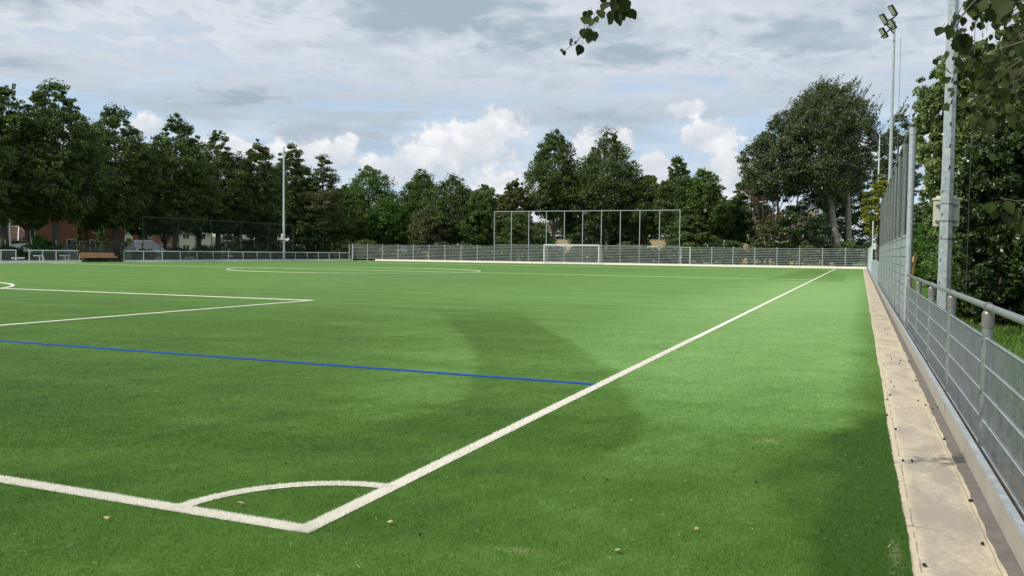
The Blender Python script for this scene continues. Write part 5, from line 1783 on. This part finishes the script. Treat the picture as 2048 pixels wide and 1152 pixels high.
# sunflower
t = thing('sunflower', 'tall yellow sunflower among the green shrubs at the left', 'flower', (-76.6, 56.2, 0))
MB().tube([(0, 0, 0), (.02, .02, 1.6), (.08, 0, 2.75)], [.03, .025, .02], 6).build('stem', M['green_plastic'], t)
mb = MB()
for i in range(18):
    a_ = 2 * math.pi * i / 18
    e1, e2, e3 = (math.cos(a_), math.sin(a_)), (math.cos(a_ + .17), math.sin(a_ + .17)), (math.cos(a_ - .17), math.sin(a_ - .17))
    mb.quad((.14, .09 * e3[0], 2.78 + .09 * e3[1]), (.10, .21 * e1[0], 2.78 + .21 * e1[1]), (.14, .09 * e2[0], 2.78 + .09 * e2[1]))
mb.tube([(.09, 0, 2.78), (.13, 0, 2.78)], .15, 14)
mb.build('petals', M['yellow'], t)
MB().tube([(.10, 0, 2.78), (.17, 0, 2.78)], .085, 12).build('seed_head', M['cone'], t)


def car(name, label, loc, rz, col):
    t = thing(name, label, 'car', loc, 'cars parked behind the left railing')
    t.rotation_euler = (0, 0, rz)
    prof = [(-2.1, .35), (-2.15, .7), (-1.95, .95), (-1.2, 1.05), (-.55, 1.42), (.75, 1.48), (1.6, 1.1), (2.05, 1.0), (2.1, .6), (2.05, .35)]
    mb = MB()
    n_ = len(prof)
    for s_, ins in ((-1, 0), (1, 0)):
        for (px_, pz) in prof:
            yy = .86 if pz < 1.06 else .72
            mb.v.append((px_, s_ * yy, pz))
    mb.f.append(tuple(range(n_)))
    mb.f.append(tuple(reversed(range(n_, 2 * n_))))
    for i in range(n_):
        j = (i + 1) % n_
        mb.f.append((i, i + n_, j + n_, j))
    mb.build('body', simple(name + '_paint', col, .25, 0.2, var=.02), t)
    for s_ in (-1, 1):
        MB().quad((-1.0, s_ * .80, 1.08), (.05, s_ * .80, 1.08), (.05, s_ * .735, 1.40), (-.52, s_ * .735, 1.38)).build('side_window', M['window'], t)
        MB().quad((.12, s_ * .80, 1.08), (1.4, s_ * .80, 1.1), (.75, s_ * .735, 1.43), (.12, s_ * .735, 1.42)).build('side_window', M['window'], t)
        for wx in (-1.3, 1.3):
            w_ = MB().tube([(wx, s_ * .70, .32), (wx, s_ * .875, .32)], .32, 16).build('wheel', M['tyre'], t)
            MB().tube([(wx, s_ * .86, .32), (wx, s_ * .885, .32)], .19, 12).build('rim', M['galv_pale'], w_)
    MB().quad((-1.17, -.66, 1.085), (-1.17, .66, 1.085), (-.58, .60, 1.43), (-.58, -.60, 1.43)).build('windscreen', M['window'], t)
    MB().quad((1.57, -.66, 1.14), (1.57, .66, 1.14), (.80, .60, 1.485), (.80, -.60, 1.485)).build('rear_window', M['window'], t)
    for s_ in (-1, 1):
        MB().box(-2.165, -2.08, s_ * .68 - .14, s_ * .68 + .14, .66, .8).build('headlight', M['lens'], t)
    return t


p = atx(40, 500, -86)
car('parked_car', 'white car parked at the far left in front of the dark brick house', (p.x, p.y, .35), rad(60), (.75, .76, .78))
p = atx(108, 500, -85)
car('parked_car', 'dark grey car half hidden behind the shrubs left of the dugout', (p.x, p.y, .2), rad(80), (.10, .11, .16))
p = aty(664, 500, 116)
car('parked_car', 'silver-white car parked behind the railing at the left end of the end fence', (p.x, p.y, .2), rad(200), (.62, .66, .70))
p = aty(596, 505, 118)
car('parked_car', 'dark blue car behind the railing right of the slim pole', (p.x, p.y, .0), rad(190), (.05, .09, .14))
print('objects', len(COL.objects))
